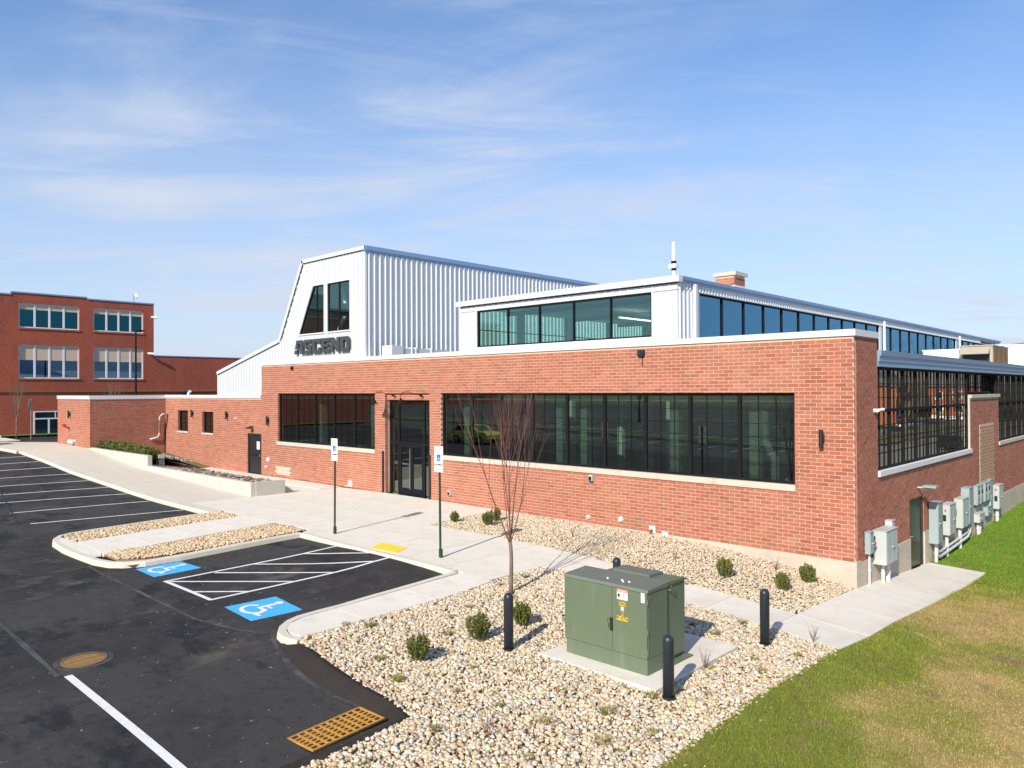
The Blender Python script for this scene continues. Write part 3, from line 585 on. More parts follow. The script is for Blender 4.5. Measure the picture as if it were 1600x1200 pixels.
# ================================================================== BRICK WALLS
PAL = [(.51, .155, .090), (.525, .172, .104), (.475, .134, .078), (.535, .186, .118), (.50, .164, .110), (.43, .115, .068), (.38, .170, .090), (.41, .215, .118), (.48, .145, .095), (.52, .187, .126), (.38, .138, .080), (.53, .160, .074)]
PW = np.array([14, 14, 12, 12, 12, 7, 4, 3.5, 10, 8, 3, 4.], float); PW /= PW.sum()
def bcol():
    c = [v*.72+m_*.28 for v, m_ in zip(PAL[rng.choice(len(PAL), p=PW)], (.485, .158, .094))]; k = rng.uniform(.88, 1.12)*.79; return tuple(min(.9, v*k) for v in c)
CH, BL, JT = .10335, .31, .0155
BLD = empty('brick_building', 'long single storey red brick building with a white metal upper hall and dark steel windows', 'building')
def brickwall(O, U, Nn, L, z0, z1, holes=(), single=None, seed=0, back=.28, name='wall', parent=BLD, ztop=None, top_skip=0):
    """O origin (x,y), U unit direction, Nn outward normal; holes (u0,u1,za,zb); single(u,z) picks the bricks built one by one"""
    def P3(u, n, z): return (O[0]+U[0]*u+Nn[0]*n, O[1]+U[1]*u+Nn[1]*n, z)
    def hx_(mb, u0, u1, za, zb, n0, n1, col=None):
        mb.hexa([P3(u0, n0, za), P3(u1, n0, za), P3(u1, n1, za), P3(u0, n1, za)], [P3(u0, n0, zb), P3(u1, n0, zb), P3(u1, n1, zb), P3(u0, n1, zb)], col)
    # backing, split round the holes
    us = sorted({.022, L-.022, *[min(max(v, .022), L-.022) for a in holes for v in (a[0]-.008, a[1]+.008)]}); zs = sorted({z0, z1, *[min(max(v, z0), z1) for a in holes for v in a[2:]]})
    mb = MB()
    for i in range(len(us)-1):
        for j in range(len(zs)-1):
            uc, zc = (us[i]+us[i+1])/2, (zs[j]+zs[j+1])/2
            if any(a[0]-.008 < uc < a[1]+.008 and a[2] < zc < a[3] for a in holes): continue
            hx_(mb, us[i], us[i+1], zs[j], zs[j+1], -back, -.006)
    w = mb.build(name, 'mortar', parent, fixn=True)
    rest = MB(); nz = int((z1-z0)/CH+.3); variants = {}
    for r in range(nz):
        za = z0+r*CH; zb = min(za+CH-JT, z1); zc = (za+zb)/2
        iv = [(0., L, za, zb)]
        for a in holes:
            nv = []
            for s, e, q0, q1 in iv:
                if a[1] <= s or a[0] >= e or a[3] <= q0+.004 or a[2] >= q1-.004: nv.append((s, e, q0, q1)); continue
                if a[0] > s: nv.append((s, a[0], q0, q1))
                if a[1] < e: nv.append((a[1], e, q0, q1))
                if q1-a[3] > .015: nv.append((max(s, a[0]), min(e, a[1]), a[3]+.002, q1))
                elif a[2]-q0 > .015: nv.append((max(s, a[0]), min(e, a[1]), q0, a[2]-.002))
            iv = nv
        off = (BL/2 if r % 2 else 0)
        for s, e, za, zb in iv:
            k = math.floor((s-off)/BL)
            while True:
                a_, b_ = off+k*BL, off+(k+1)*BL-JT; k += 1
                if a_ >= e: break
                a2, b2_ = max(a_, s), min(b_, e)
                if b2_-a2 < .035: continue
                if b2_ > e-.022: b2_ = e
                edge = a2 < .01 or b2_ > L-.02 or any((abs(a2-q[1]) < .02 or abs(b2_-q[0]) < .02) and q[2]-.03 < zc < q[3]+.03 for q in holes)
                dep = .13 if edge else .02; n1 = rng.uniform(-.0015, .003)
                if single and single(a2, zc):
                    full = abs(b2_-a2-BL+JT) < .004 and zb-za > CH-JT-.002; key = (full, rng.integers(0, 14)) if full else (a2, zc)
                    if key not in variants:
                        vb = MB(); wd = (b2_-a2)/2; vb.hexa([(-U[0]*wd-Nn[0]*.02, -U[1]*wd-Nn[1]*.02, 0), (U[0]*wd-Nn[0]*.02, U[1]*wd-Nn[1]*.02, 0), (U[0]*wd, U[1]*wd, 0), (-U[0]*wd, -U[1]*wd, 0)],
                                                                                         [(-U[0]*wd-Nn[0]*.02, -U[1]*wd-Nn[1]*.02, CH-JT), (U[0]*wd-Nn[0]*.02, U[1]*wd-Nn[1]*.02, CH-JT), (U[0]*wd, U[1]*wd, CH-JT), (-U[0]*wd, -U[1]*wd, CH-JT)], bcol())
                        o = vb.build('brick', 'brick', None, fixn=True); variants[key] = o.data; bpy.data.objects.remove(o)
                    inst('brick', variants[key], w, P3((a2+b2_)/2, n1, za))
                else: hx_(rest, a2, b2_, za, zb, -dep, n1, bcol())
    if rest.v: rest.build('brickwork', 'brick', w, kind='stuff', fixn=False)
    return w
# front facade, u from x=-30.1 (left) to 0 (right)
X0 = -30.1
holes_front = [(-28.44-X0, -20.19-X0, 1.65, 4.28), (-19.45-X0, -16.52-X0, -.3, 4.28), (-15.83-X0, -1.55-X0, 1.65, 4.29)]
brickwall((X0, 0), (1, 0), (0, -1), 30.1, 0.0, 5.74, holes_front+[(-31.64-X0, -30.14-X0, 0, 2.13)], single=lambda u, z: u > 28.62)
brickwall((-42.43, 0), (1, 0), (0, -1), 12.33, -.07, 4.02, [(1.86, 3.33, 1.86, 3.24), (5.27, 6.72, 1.86, 3.22), (10.80, 12.28, -.1, 2.13)])
brickwall((-48.58, -4.42), (1, 0), (0, -1), 6.15, 1.05, 3.96, [])
brickwall((-42.43, -4.285), (0, 1), (1, 0), 4.28, 0.2, 3.96, [])
# east wall
EL = 48
brickwall((0, .135), (0, 1), (1, 0), 1.602, -.06, 5.74, [])
brickwall((0, 1.738), (0, 1), (1, 0), EL-1.74, -.06, 2.0, [(4.53-1.738, 5.99-1.738, -.3, 1.08)])
brickwall((0, 12.12), (0, 1), (1, 0), 4.84, 2.0, 4.02, [], back=.22)
# lintel brickwork above the entrance recess
brickwall((-19.44, .10), (1, 0), (0, -1), 2.9, 4.0, 4.28, [], back=.12)
# foundations
b2 = MB(); b2.box(-14, -.03, -1.4, .03, .3, -.004); b2.build('foundation', 'foundation', BLD)
b2 = MB(); b2.box(-.3, .301, -1.6, .03, 4.53, -.064); b2.build('foundation', 'foundation', BLD)
b2 = MB(); b2.box(-.3, 5.99, -1.6, .03, EL, -.064); b2.build('foundation', 'foundation', BLD)
b2 = MB(); b2.box(-48.56, -4.40, .3, -42.45, -4.2, 1.045); b2.build('foundation', 'foundation', BLD)
# copings
def coping(x0, y0, x1, y1, z0, z1, m='metal_trim', n=1):
    L = max(x1-x0, y1-y0); k = max(1, round(L/3.0))
    for i in range(k):
        b2 = MB()
        if x1-x0 > y1-y0: b2.box(x0+(x1-x0)*i/k+.001, y0, z0, x0+(x1-x0)*(i+1)/k-.001, y1, z1)
        else: b2.box(x0, y0+(y1-y0)*i/k+.001, z0, x1, y0+(y1-y0)*(i+1)/k-.001, z1)
        b2.build('coping', m, BLD)
coping(-30.12, -.045, .045, .36, 5.742, 5.91); coping(-.30, .361, .045, 1.76, 5.742, 5.91)
coping(-42.43, -.045, -30.14, .34, 4.02, 4.19); coping(-48.62, -4.46, -42.39, -4.06, 3.962, 4.18); coping(-42.78, -4.059, -42.385, -.046, 3.962, 4.18)
# sills
for x0, x1 in ((-28.52, -20.16), (-15.83, -1.53)):
    k = max(1, round((x1-x0)/2.4))
    for i in range(k): b2 = MB(); b2.box(x0+(x1-x0)*i/k+.003, -.035, 1.652, x0+(x1-x0)*(i+1)/k-.003, .2, 1.82); b2.build('sill', 'stone_sill', BLD)
for x0, x1 in ((-40.62, -39.05), (-37.2, -35.68)): b2 = MB(); b2.box(x0, -.035, 1.865, x1, .2, 1.965); b2.build('sill', 'stone_sill', BLD)
b2 = MB(); b2.box(-.2, 1.742, 2.004, .06, 12.118, 2.15); b2.build('sill', 'white_sill', BLD)
b2 = MB(); b2.box(-.2, 16.965, 2.004, .05, EL, 2.14); b2.build('sill', 'stone_sill', BLD)
b2 = MB(); b2.box(-.26, 12.06, 4.022, .06, 17.02, 4.14); b2.build('pilaster_cap', 'stone_sill', BLD)
b2 = MB(); b2.box(-.235, 12.0, 2.152, -.002, 12.115, 4.02); b2.build('jamb', 'stone_sill', BLD)
# pale infill panel of perforated brick on the pilaster
b2 = MB(); b2.box(-.01, 13.48, .55, .012, 15.95, 2.98); pn = b2.build('infill_panel', 'mortar', BLD)
vb = MB(); vb.box(0, 0, 0, .014, .215, .075, (.30, .15, .09)); o = vb.build('infill_brick', 'brick'); ime = o.data; bpy.data.objects.remove(o)
for r in range(19):
    for c in range(8): 
        if 13.52+c*.305+(.15 if r % 2 else 0)+.215 < 15.94: inst('infill_brick', ime, pn, (.012, 13.52+c*.305+(.15 if r % 2 else 0), .60+r*.124))

# ------------------------------------------------------------------ windows
def window_x(x0, x1, z0, z1, y, bays, cols, rows, gm='glass', mull=.10, name='window', fr=.07, dep=.10, zsplit=None):
    """window in a wall facing -Y"""
    b2 = MB(); b2.box(x0, y, z0, x0+fr, y+dep, z1); b2.box(x1-fr, y, z0, x1, y+dep, z1); b2.box(x0+fr, y, z0, x1-fr, y+dep, z0+fr); b2.box(x0+fr, y, z1-fr*1.2, x1-fr, y+dep, z1)
    w = b2.build(name, 'black_metal', BLD)
    a, b = x0+fr, x1-fr; za, zb = z0+fr, z1-fr*1.2; bw = (b-a)/bays
    for i in range(bays):
        s = a+bw*i+(mull/2 if i else 0); e = a+bw*(i+1)-(mull/2 if i < bays-1 else 0)
        if i: m_ = MB(); m_.box(a+bw*i-mull/2, y+.005, za, a+bw*i+mull/2, y+dep-.01, zb); m_.build('mullion', 'black_metal', w)
        g = MB(); g.box(s, y+.05, za, e, y+.056, zb); g.build('pane', gm, w)
        for c in range(1, cols): m_ = MB(); xx = s+(e-s)*c/cols; m_.box(xx-.009, y+.032, za, xx+.009, y+.049, zb); m_.build('muntin', 'black_metal', w)
        for r in range(1, rows): m_ = MB(); zz = za+(zb-za)*r/rows; m_.box(s, y+.034, zz-.008, e, y+.0485, zz+.008); m_.build('muntin', 'black_metal', w)
    return w
def window_y(y0, y1, z0, z1, x, bays, cols, rows, gm, mull=.09, fr=.06, dep=.09, rail=None, fm='black_metal', name='window', parent=BLD):
    """window in a wall facing +X, outer face at x"""
    b2 = MB(); b2.box(x-dep, y0, z0, x, y0+fr, z1); b2.box(x-dep, y1-fr, z0, x, y1, z1); b2.box(x-dep, y0+fr, z0, x, y1-fr, z0+fr); b2.box(x-dep, y0+fr, z1-fr, x, y1-fr, z1)
    w = b2.build(name, fm, parent); a, b = y0+fr, y1-fr; za, zb = z0+fr, z1-fr; bw = (b-a)/bays
    for i in range(bays):
        s = a+bw*i+(mull/2 if i else 0); e = a+bw*(i+1)-(mull/2 if i < bays-1 else 0)
        if i: m_ = MB(); m_.box(x-dep+.01, a+bw*i-mull/2, za, x-.005, a+bw*i+mull/2, zb); m_.build('mullion', fm, w)
        g = MB(); g.box(x-.056, s, za, x-.05, e, zb); g.build('pane', gm, w)
        for c in range(1, cols): m_ = MB(); yy = s+(e-s)*c/cols; m_.box(x-.049, yy-.016, za, x-.030, yy+.016, zb); m_.build('muntin', fm, w)
        for r in range(1, rows): m_ = MB(); zz = za+(zb-za)*r/rows; m_.box(x-.0485, s, zz-.010, x-.034, e, zz+.010); m_.build('muntin', fm, w)
    if rail: m_ = MB(); m_.box(x-.049, a, rail-.04, x+.004, b, rail+.04); m_.build('rail', fm, w)
    return w
window_x(-15.83, -1.55, 1.825, 4.285, .10, 9, 3, 6)
window_x(-28.44, -20.19, 1.825, 4.275, .10, 5, 3, 6)
for x0, x1, zt in ((-40.57, -39.10, 3.24), (-37.16, -35.71, 3.22)): window_x(x0, x1, 1.97, zt, .12, 1, 2, 3, fr=.10)
window_y(1.745, 12.0, 2.155, 4.97, -.06, 8, 3, 7, 'glass_east', rail=3.78)
window_y(12.01, 16.97, 4.20, 4.97, -.27, 4, 3, 2, 'glass_east')
window_y(16.99, 16.99+1.28*18, 2.145, 4.97, -.08, 18, 3, 7, 'glass_east', rail=3.78)
# ------------------------------------------------------------------ entrance
ed = empty('entrance'); ed.parent = BLD
yE = .22
def ebox(nm, x0, x1, z0, z1, y0=yE, y1=yE+.09, m='black_metal'): b2 = MB(); b2.box(x0, y0, z0, x1, y1, z1); return b2.build(nm, m, ed)
ebox('frame', -19.42, -19.33, -.02, 3.99); ebox('frame', -16.60, -16.52, -.02, 3.99); ebox('frame', -19.33, -16.60, 3.90, 3.99); ebox('frame', -19.33, -16.60, 2.13, 2.21)
for x in (-18.80, -17.13): ebox('mullion', x-.05, x+.05, -.02, 2.13); ebox('mullion', x-.05, x+.05, 2.21, 3.90)
for x0, x1, z0, z1 in ((-19.33, -18.85, .05, 2.13), (-17.08, -16.60, .05, 2.13), (-19.33, -18.85, 2.21, 3.90), (-18.75, -17.18, 2.21, 3.90), (-17.08, -16.60, 2.21, 3.90)): ebox('pane', x0, x1, z0, z1, yE+.04, yE+.046, 'glass')
for x0, x1 in ((-18.74, -17.972), (-17.958, -17.19)):
    b2 = MB(); s = .10
    b2.box(x0, yE+.005, 0, x0+s, yE+.06, 2.12); b2.box(x1-s, yE+.005, 0, x1, yE+.06, 2.12); b2.box(x0+s, yE+.005, 0, x1-s, yE+.06, .28); b2.box(x0+s, yE+.005, 2.02, x1-s, yE+.06, 2.12)
    d = b2.build('door', 'black_metal', BLD); g = MB(); g.box(x0+s, yE+.03, .28, x1-s, yE+.036, 2.02); g.build('pane', 'glass', d)
hd = MB(); hd.tube([(-17.99, yE-.05, .25), (-17.99, yE-.05, 1.95)], .014, 8); hd.build('door_handle', 'chrome', ed)
b2 = MB(); b2.box(-19.45, .10, 4.28, -16.5, .22, 4.30); b2.build('soffit', 'black_metal', ed)
for x in (-19.58, -16.49): b2 = MB(); b2.box(x-.05, -.05, -.02, x+.05, .02 if x < -17 else .02, 1.79); b2.build('guard_post', 'black_paint', BLD)
b2 = MB(); b2.box(-19.40, .02, 4.285, -16.55, .10, 4.33); b2.build('lintel_angle', 'rust_dark', BLD)
# dark service door beside the low wing
dr = MB(); dr.box(-31.52, .06, .02, -30.25, .11, 2.04); dr = dr.build('door', 'black_paint', BLD)
b2 = MB(); b2.box(-31.62, .02, -.02, -31.52, .14, 2.12); b2.box(-30.25, .02, -.02, -30.16, .14, 2.12); b2.box(-31.52, .02, 2.04, -30.25, .14, 2.12); b2.build('door_frame', 'black_paint', BLD)
b2 = MB(); b2.box(-30.72, .052, 1.30, -30.42, .059, 1.72); b2.build('notice', 'sign_white', dr); b2 = MB(); b2.box(-30.42, .02, .92, -30.34, .059, 1.04); b2.build('handle', 'chrome', dr)
b2 = MB(); b2.tube([(-31.35, .03, 1.0), (-30.45, .03, 1.0)], .02, 6); b2.build('push_bar', 'black_metal', dr)
# east door
dr = MB(); dr.box(-.12, 4.60, -1.03, -.06, 5.92, 1.02); dr = dr.build('door', 'door_green', BLD)
b2 = MB(); b2.box(-.18, 4.53, -1.05, -.02, 4.60, 1.08); b2.box(-.18, 5.92, -1.05, -.02, 5.99, 1.08); b2.box(-.18, 4.60, 1.02, -.02, 5.92, 1.08); b2.build('door_frame', 'door_green', BLD)
b2 = MB(); b2.tube([(-.06, 4.72, -.05), (-.01, 4.72, -.05), (-.01, 4.86, -.05)], .012, 6); b2.build('handle', 'chrome', dr)
for z in (-.85, 0, .85): b2 = MB(); b2.box(-.06, 5.88, z, -.03, 5.925, z+.12); b2.build('hinge', 'black_paint', dr)

# ------------------------------------------------------------------ east low roof fascia
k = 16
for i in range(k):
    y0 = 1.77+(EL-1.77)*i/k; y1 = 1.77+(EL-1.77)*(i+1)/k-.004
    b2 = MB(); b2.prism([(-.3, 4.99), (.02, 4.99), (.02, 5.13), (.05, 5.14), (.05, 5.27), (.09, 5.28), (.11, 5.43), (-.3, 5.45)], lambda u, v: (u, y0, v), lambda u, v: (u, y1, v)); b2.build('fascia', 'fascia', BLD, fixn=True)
b2 = MB(); b2.box(-.25, 1.77, 4.94, -.03, EL, 4.989); b2.build('soffit', 'black_metal', BLD)
# roofs
b2 = MB(); b2.box(-20.9, .365, 5.2, -15.2, EL-1, 5.32); b2.build('roof', 'roofing', BLD)
b2 = MB(); b2.box(-5.3, .365, 5.2, -.301, EL-1, 5.33); b2.build('roof', 'roofing', BLD)
b2 = MB(); b2.box(-15.2, .365, 5.2, -5.3, .45, 5.6); b2.build('roof', 'roofing', BLD)
b2 = MB(); b2.box(-48.5, -4.05, 3.7, -42.8, 22, 3.8); b2.box(-42.79, .345, 3.7, -35.2, 22, 3.8); b2.box(-35.19, .345, 3.7, -30.3, .9, 3.8); b2.build('roof', 'roofing', BLD)
b2 = MB(); b2.box(-48.57, -4.13, .9, -48.3, 22, 3.958); b2.build('wall', 'brick_old', BLD)

# ================================================================== white metal hall
HP = [(-35.15, 4.05), (-30.1, 4.05), (-30.1, 5.80), (-20.91, 5.80), (-20.91, 10.72), (-26.06, 10.70), (-28.26, 6.95), (-35.15, 5.42)]
W1 = [(-26.42, 7.19), (-24.18, 7.19), (-24.18, 9.46), (-25.10, 9.46)]; W2 = [(-23.89, 7.19), (-22.07, 7.19), (-22.07, 9.46), (-23.89, 9.46)]
def gexp(p, e): c = (sum(a[0] for a in p)/len(p), sum(a[1] for a in p)/len(p)); return [(a[0]+(e if a[0] > c[0] else -e), a[1]+(e if a[1] > c[1] else -e)) for a in p]
FY = .05
def profz(x): return 10.70 if x > -26.06 else (6.95+(x+28.26)*(10.70-6.95)/2.20 if x > -28.26 else 6.95+(x+28.26)*(1.53/6.89))
x = -35.15; PWd = .3048; hall = empty('hall_front'); hall.parent = BLD
while x < -20.95:
    x1 = min(x+PWd, -20.91); poly = clip(clip(HP, 1, 0, x1-.002), -1, 0, -x)
    zb = 4.05 if x1 <= -30.0 else 5.80
    poly = [p for i, p in enumerate(poly)]
    if x < -30.1 < x1: poly = [(x, 4.2), (-30.1, 4.2), (-30.1, 5.8), (x1, 5.8), (x1, profz(x1)), (x, profz(x))]
    else: poly = [(x, zb), (x1-.002, zb), (x1-.002, profz(x1))]+([(-26.06, 10.70)] if x < -26.06 < x1 else [])+([(-28.26, 6.95)] if x < -28.26 < x1 else [])+[(x, profz(x))]
    pcs = [poly]
    for w in (W1, W2): pcs = [q for p in pcs for q in subtract(p, w)]
    pcs.sort(key=lambda p: -abs(area(p))); mbs = []
    for p in pcs: b2 = MB(); b2.prism(p, lambda u, v: (u, FY, v), lambda u, v: (u, FY+.05, v)); mbs.append((b2, sum(a[1] for a in p)/len(p)))
    # minor flute and standing rib
    for rx, rw, rd in ((x, .045, .034), (x+.145, .03, .014)):
        rp = [(rx, zb+(0 if not (x < -30.1 < x1) else .15)), (rx+rw, zb), (rx+rw, profz(rx+rw)-.02), (rx, profz(rx)-.02)]; rs = [rp]
        for w in (W1, W2): rs = [q for p in rs for q in subtract(p, gexp(w, .05))]
        for p in rs:
            if min(a[0] for a in p) > x1: continue
            zc = sum(a[1] for a in p)/len(p); min(mbs, key=lambda q: abs(q[1]-zc))[0].prism(p, lambda u, v: (u, FY-rd, v), lambda u, v: (u, FY, v))
    for b2, _ in mbs: b2.build('cladding_panel', 'metal_white', hall, fixn=True)
    x += PWd
# rake trim along the top edge
ED = [(-20.86, 10.86), (-26.12, 10.84), (-28.33, 7.06), (-35.24, 5.53)]
for a, b in zip(ED[:-1], ED[1:]):
    n = Vector((a[1]-b[1], b[0]-a[0])).normalized(); n = n if n.y < 0 or n.x > 0 and a[1]-b[1] > 3 else -n
    if n.y > 0: n = -n
    q = [a, b, (b[0]+n.x*.17, b[1]+n.y*.17), (a[0]+n.x*.17, a[1]+n.y*.17)]
    b2 = MB(); b2.prism(q, lambda u, v: (u, -.03, v), lambda u, v: (u, FY+.06, v)); b2.build('rake_trim', 'metal_trim', BLD, fixn=True)
    q = [(p[0]+n.x*.17, p[1]+n.y*.17) for p in (a, b)]; q += [(b[0]+n.x*.205, b[1]+n.y*.205), (a[0]+n.x*.205, a[1]+n.y*.205)]
    b2 = MB(); b2.prism(q, lambda u, v: (u, FY-.045, v), lambda u, v: (u, FY+.05, v)); b2.build('shadow_gap', 'dark_gap', BLD, fixn=True)
# roof sheets of the hall and lean-to
for a, b in (((-20.86, 10.86), (-26.12, 10.84)), ((-26.12, 10.84), (-28.33, 7.06)), ((-28.33, 7.06), (-35.24, 5.53))):
    b2 = MB(); b2.hexa([(a[0], FY+.062, a[1]-.1), (b[0], FY+.062, b[1]-.1), (b[0], 46, b[1]-.1), (a[0], 46, a[1]-.1)], [(a[0], FY+.062, a[1]-.01), (b[0], FY+.062, b[1]-.01), (b[0], 46, b[1]-.01), (a[0], 46, a[1]-.01)]); b2.build('roof', 'metal_white', BLD, fixn=True)
b2 = MB(); b2.box(-35.15, .12, 3.9, -35.1, 46, 5.4); b2.build('wall', 'metal_white', BLD)
# corner trims and flashing
b2 = MB(); b2.box(-20.97, FY-.045, 5.80, -20.88, FY+.06, 10.69); b2.build('corner_trim', 'metal_trim', BLD)
b2 = MB(); b2.box(-35.20, FY-.045, 4.20, -35.10, FY-.005, 5.40); b2.build('corner_trim', 'metal_trim', BLD)
# east side of the hall: standing seam panels
def seam_panel(L, wd=.3048, rd=.055):
    b2 = MB(); b2.prism([(0, 0), (0, .0), (0, .02), (.0, .035), (rd, .05), (rd, .085), (0, .115), (0, wd-.002), (-.03, wd-.002), (-.03, 0)][3:]+[(-.03, 0), (0, 0)][:1], lambda u, v: (u, v, 0), lambda u, v: (u, v, L)); return b2
o = seam_panel(5.25).build('cladding_panel', 'metal_white', fixn=True); pme = o.data; bpy.data.objects.remove(o)
hs_ = empty('hall_side'); hs_.parent = BLD
for i in range(70): inst('cladding_panel', pme, hs_, (-20.90, .16+i*PWd, 5.32))
b2 = MB()
for i in range(70, 149): y = .16+i*PWd; b2.box(-20.93, y, 5.32, -20.90, y+PWd, 10.57); b2.prism([(0, .035), (.055, .05), (.055, .085), (0, .115)], lambda u, v: (-20.9+u, y+v, 5.32), lambda u, v: (-20.9+u, y+v, 10.57))
b2.build('cladding', 'metal_white', hs_, kind='stuff', fixn=True)
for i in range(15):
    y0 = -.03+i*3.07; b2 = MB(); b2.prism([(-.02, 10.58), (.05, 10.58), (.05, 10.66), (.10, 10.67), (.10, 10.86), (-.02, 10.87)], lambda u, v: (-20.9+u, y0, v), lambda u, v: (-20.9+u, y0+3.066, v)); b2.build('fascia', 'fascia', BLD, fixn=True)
# gable windows
def polyframe(P, y0, y1, t, nm, m, parent):
    n = len(P); c = Vector((sum(p[0] for p in P)/n, sum(p[1] for p in P)/n)); I = []
    for i in range(n):
        a, b, d = Vector(P[i-1]), Vector(P[i]), Vector(P[(i+1) % n]); e1 = (b-a).normalized(); e2 = (d-b).normalized(); n1 = Vector((-e1.y, e1.x)); n2 = Vector((-e2.y, e2.x)); k = t/(1+n1.dot(n2)); I.append(b+(n1+n2)*k)
    b2 = MB()
    for i in range(n):
        j = (i+1) % n; q = [P[i], P[j], tuple(I[j]), tuple(I[i])]; b2.prism(q, lambda u, v: (u, y0, v), lambda u, v: (u, y1, v))
    return b2.build(nm, m, parent, fixn=True), [tuple(i) for i in I]
for P_, mx_ in ((W1, -24.86), (W2, -22.97)):
    fo, I = polyframe(gexp(P_, .06), FY-.055, FY+.02, .06, 'window_trim', 'metal_trim', BLD)
    fo, I = polyframe(P_, FY-.01, FY+.08, .05, 'window', 'black_metal', BLD)
    g = MB(); g.prism(I, lambda u, v: (u, FY+.03, v), lambda u, v: (u, FY+.036, v)); g.build('pane', 'glass_clear', fo, fixn=True)
    m_ = MB(); m_.box(mx_-.03, FY+.0, 7.24, mx_+.03, FY+.028, min(9.41, profz(mx_))); m_.build('mullion', 'black_metal', fo)
# white truss members seen inside the gable
for a, b in (((-22.1, 1.1, 9.2), (-23.1, 1.1, 8.2)), ((-23.1, 1.1, 8.2), (-22.5, 1.1, 7.0)), ((-24.3, 1.1, 9.4), (-24.0, 1.1, 8.6)), ((-24.9, 1.1, 6.9), (-24.1, 1.1, 8.0))):
    b2 = MB(); b2.tube([a, b], .10, 6); b2.build('truss_member', 'interior_col', BLD)
b2 = MB(); b2.box(-35, 3.2, 4.3, -21, 3.3, 10.5); b2.build('partition', 'interior', BLD) if False else None

# ================================================================== clerestory box
cl = empty('clerestory'); cl.parent = BLD
CX0, CX1, CY0, CY1 = -15.15, -5.36, .46, 47.
def cbox(nm, a, m='metal_white'): b2 = MB(); b2.box(*a); return b2.build(nm, m, cl)
def front_panels(x0, x1, z0, z1):
    k = max(1, round((x1-x0)/.305)); w = (x1-x0)/k
    for i in range(k):
        b2 = MB(); b2.box(x0+w*i, CY0, z0, x0+w*(i+1)-.002, CY0+.05, z1); b2.box(x0+w*i+.01, CY0-.028, z0, x0+w*i+.04, CY0, z1); b2.build('cladding_panel', 'metal_white', cl)
front_panels(CX0, -14.20, 5.6, 7.47); front_panels(-6.25, CX1, 5.6, 7.47); front_panels(CX0, CX1, 7.50, 7.66)
cbox('trim', (CX0-.01, CY0-.035, 7.47, CX1+.01, CY0+.04, 7.50)); cbox('shadow_gap', (CX0, CY0-.031, 7.66, CX1, CY0+.03, 7.68), 'dark_gap')
cbox('trim', (-14.26, CY0-.04, 5.62, -6.2, CY0+.04, 6.02), 'metal_trim')
cbox('trim', (-14.27, CY0-.05, 6.02, -6.2, CY0+.03, 6.055), 'metal_trim'); cbox('trim', (-14.27, CY0-.045, 6.06, -14.19, CY0+.03, 7.468), 'metal_trim'); cbox('trim', (-6.27, CY0-.045, 6.06, -6.2, CY0+.03, 7.468), 'metal_trim')
# roof slab and gutters
for i in range(4): x0 = CX0-.12+i*2.51; cbox('fascia', (x0, CY0-.14, 7.70, x0+2.505, CY0+.1, 7.89), 'metal_trim')
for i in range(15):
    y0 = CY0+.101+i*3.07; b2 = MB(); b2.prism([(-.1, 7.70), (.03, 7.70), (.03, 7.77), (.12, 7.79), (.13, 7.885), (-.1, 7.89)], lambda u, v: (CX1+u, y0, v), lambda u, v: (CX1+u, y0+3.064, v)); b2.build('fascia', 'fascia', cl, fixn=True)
cbox('roof', (CX0, CY0+.101, 7.68, CX1-.101, CY1-1, 7.86), 'roofing')
# east face: corner panels, eyebrow band, windows
def east_panel(y, z0, z1, w=.2, parent=cl):
    b2 = MB(); b2.prism([(0, 0), (0, w-.002), (-.04, w-.002), (-.04, 0)], lambda u, v: (CX1+u, y+v, z0), lambda u, v: (CX1+u, y+v, z1)); b2.prism([(0, .03), (.04, .045), (.04, .085), (0, .10)], lambda u, v: (CX1+u, y+v, z0), lambda u, v: (CX1+u, y+v, z1)); b2.build('cladding_panel', 'metal_white', parent, fixn=True)
for i in range(5): east_panel(CY0+.05+i*.235, 5.33, 7.5, .235)
o = MB(); o.prism([(0, 0), (0, .198), (-.04, .198), (-.04, 0)], lambda u, v: (u, v, 0), lambda u, v: (u, v, .19)); o.prism([(0, .03), (.035, .045), (.035, .085), (0, .10)], lambda u, v: (u, v, 0), lambda u, v: (u, v, .19))
o = o.build('band_panel', 'metal_white', fixn=True); bme = o.data; bpy.data.objects.remove(o)
for i in range(200): inst('band_panel', bme, cl, (CX1+.002, CY0+.05+i*.2, 7.508))
cbox('trim', (CX1-.05, 1.66, 7.47, CX1+.045, 46, 7.50)); cbox('trim', (CX1-.05, 1.62, 5.34, CX1+.03, 1.74, 7.468), 'metal_trim')
cbox('wall', (CX1-.05, 1.75, 5.34, CX1+.0, 46, 6.02)); 
y0 = 1.76
for nb in (11, 9, 7):
    window_y(y0, y0+nb*1.585, 6.03, 7.465, CX1-.02, nb, 1, 1, 'glass_blue', mull=.05, fr=.05, parent=cl, name='window'); y0 += nb*1.585+.35
    cbox('wall', (CX1-.06, y0-.345, 6.03, CX1+.01, y0-.005, 7.465))
window_x(-14.19, -6.28, 6.06, 7.465, CY0-.0, 5, 1, 1, 'glass_clear', mull=.05, fr=.05); 
bpy.data.objects[[o.name for o in BLD.children if o.name.startswith('window')][-1]].parent = cl
# west face with windows towards the hall
cbox('wall', (CX0, CY0+.051, 5.34, CX0+.05, 46, 6.0))
yy = CY0+.051
while yy < 45:
    cbox('wall', (CX0, yy, 6.0, CX0+.05, yy+.5, 7.67)); g = MB(); g.box(CX0+.02, yy+.5, 6.0, CX0+.026, yy+3.2, 7.67); g.build('pane', 'glass_clear', cl)
    m_ = MB(); m_.box(CX0, yy+.5, 6.82, CX0+.05, yy+3.2, 6.86); m_.build('mullion', 'black_metal', cl); yy += 3.2
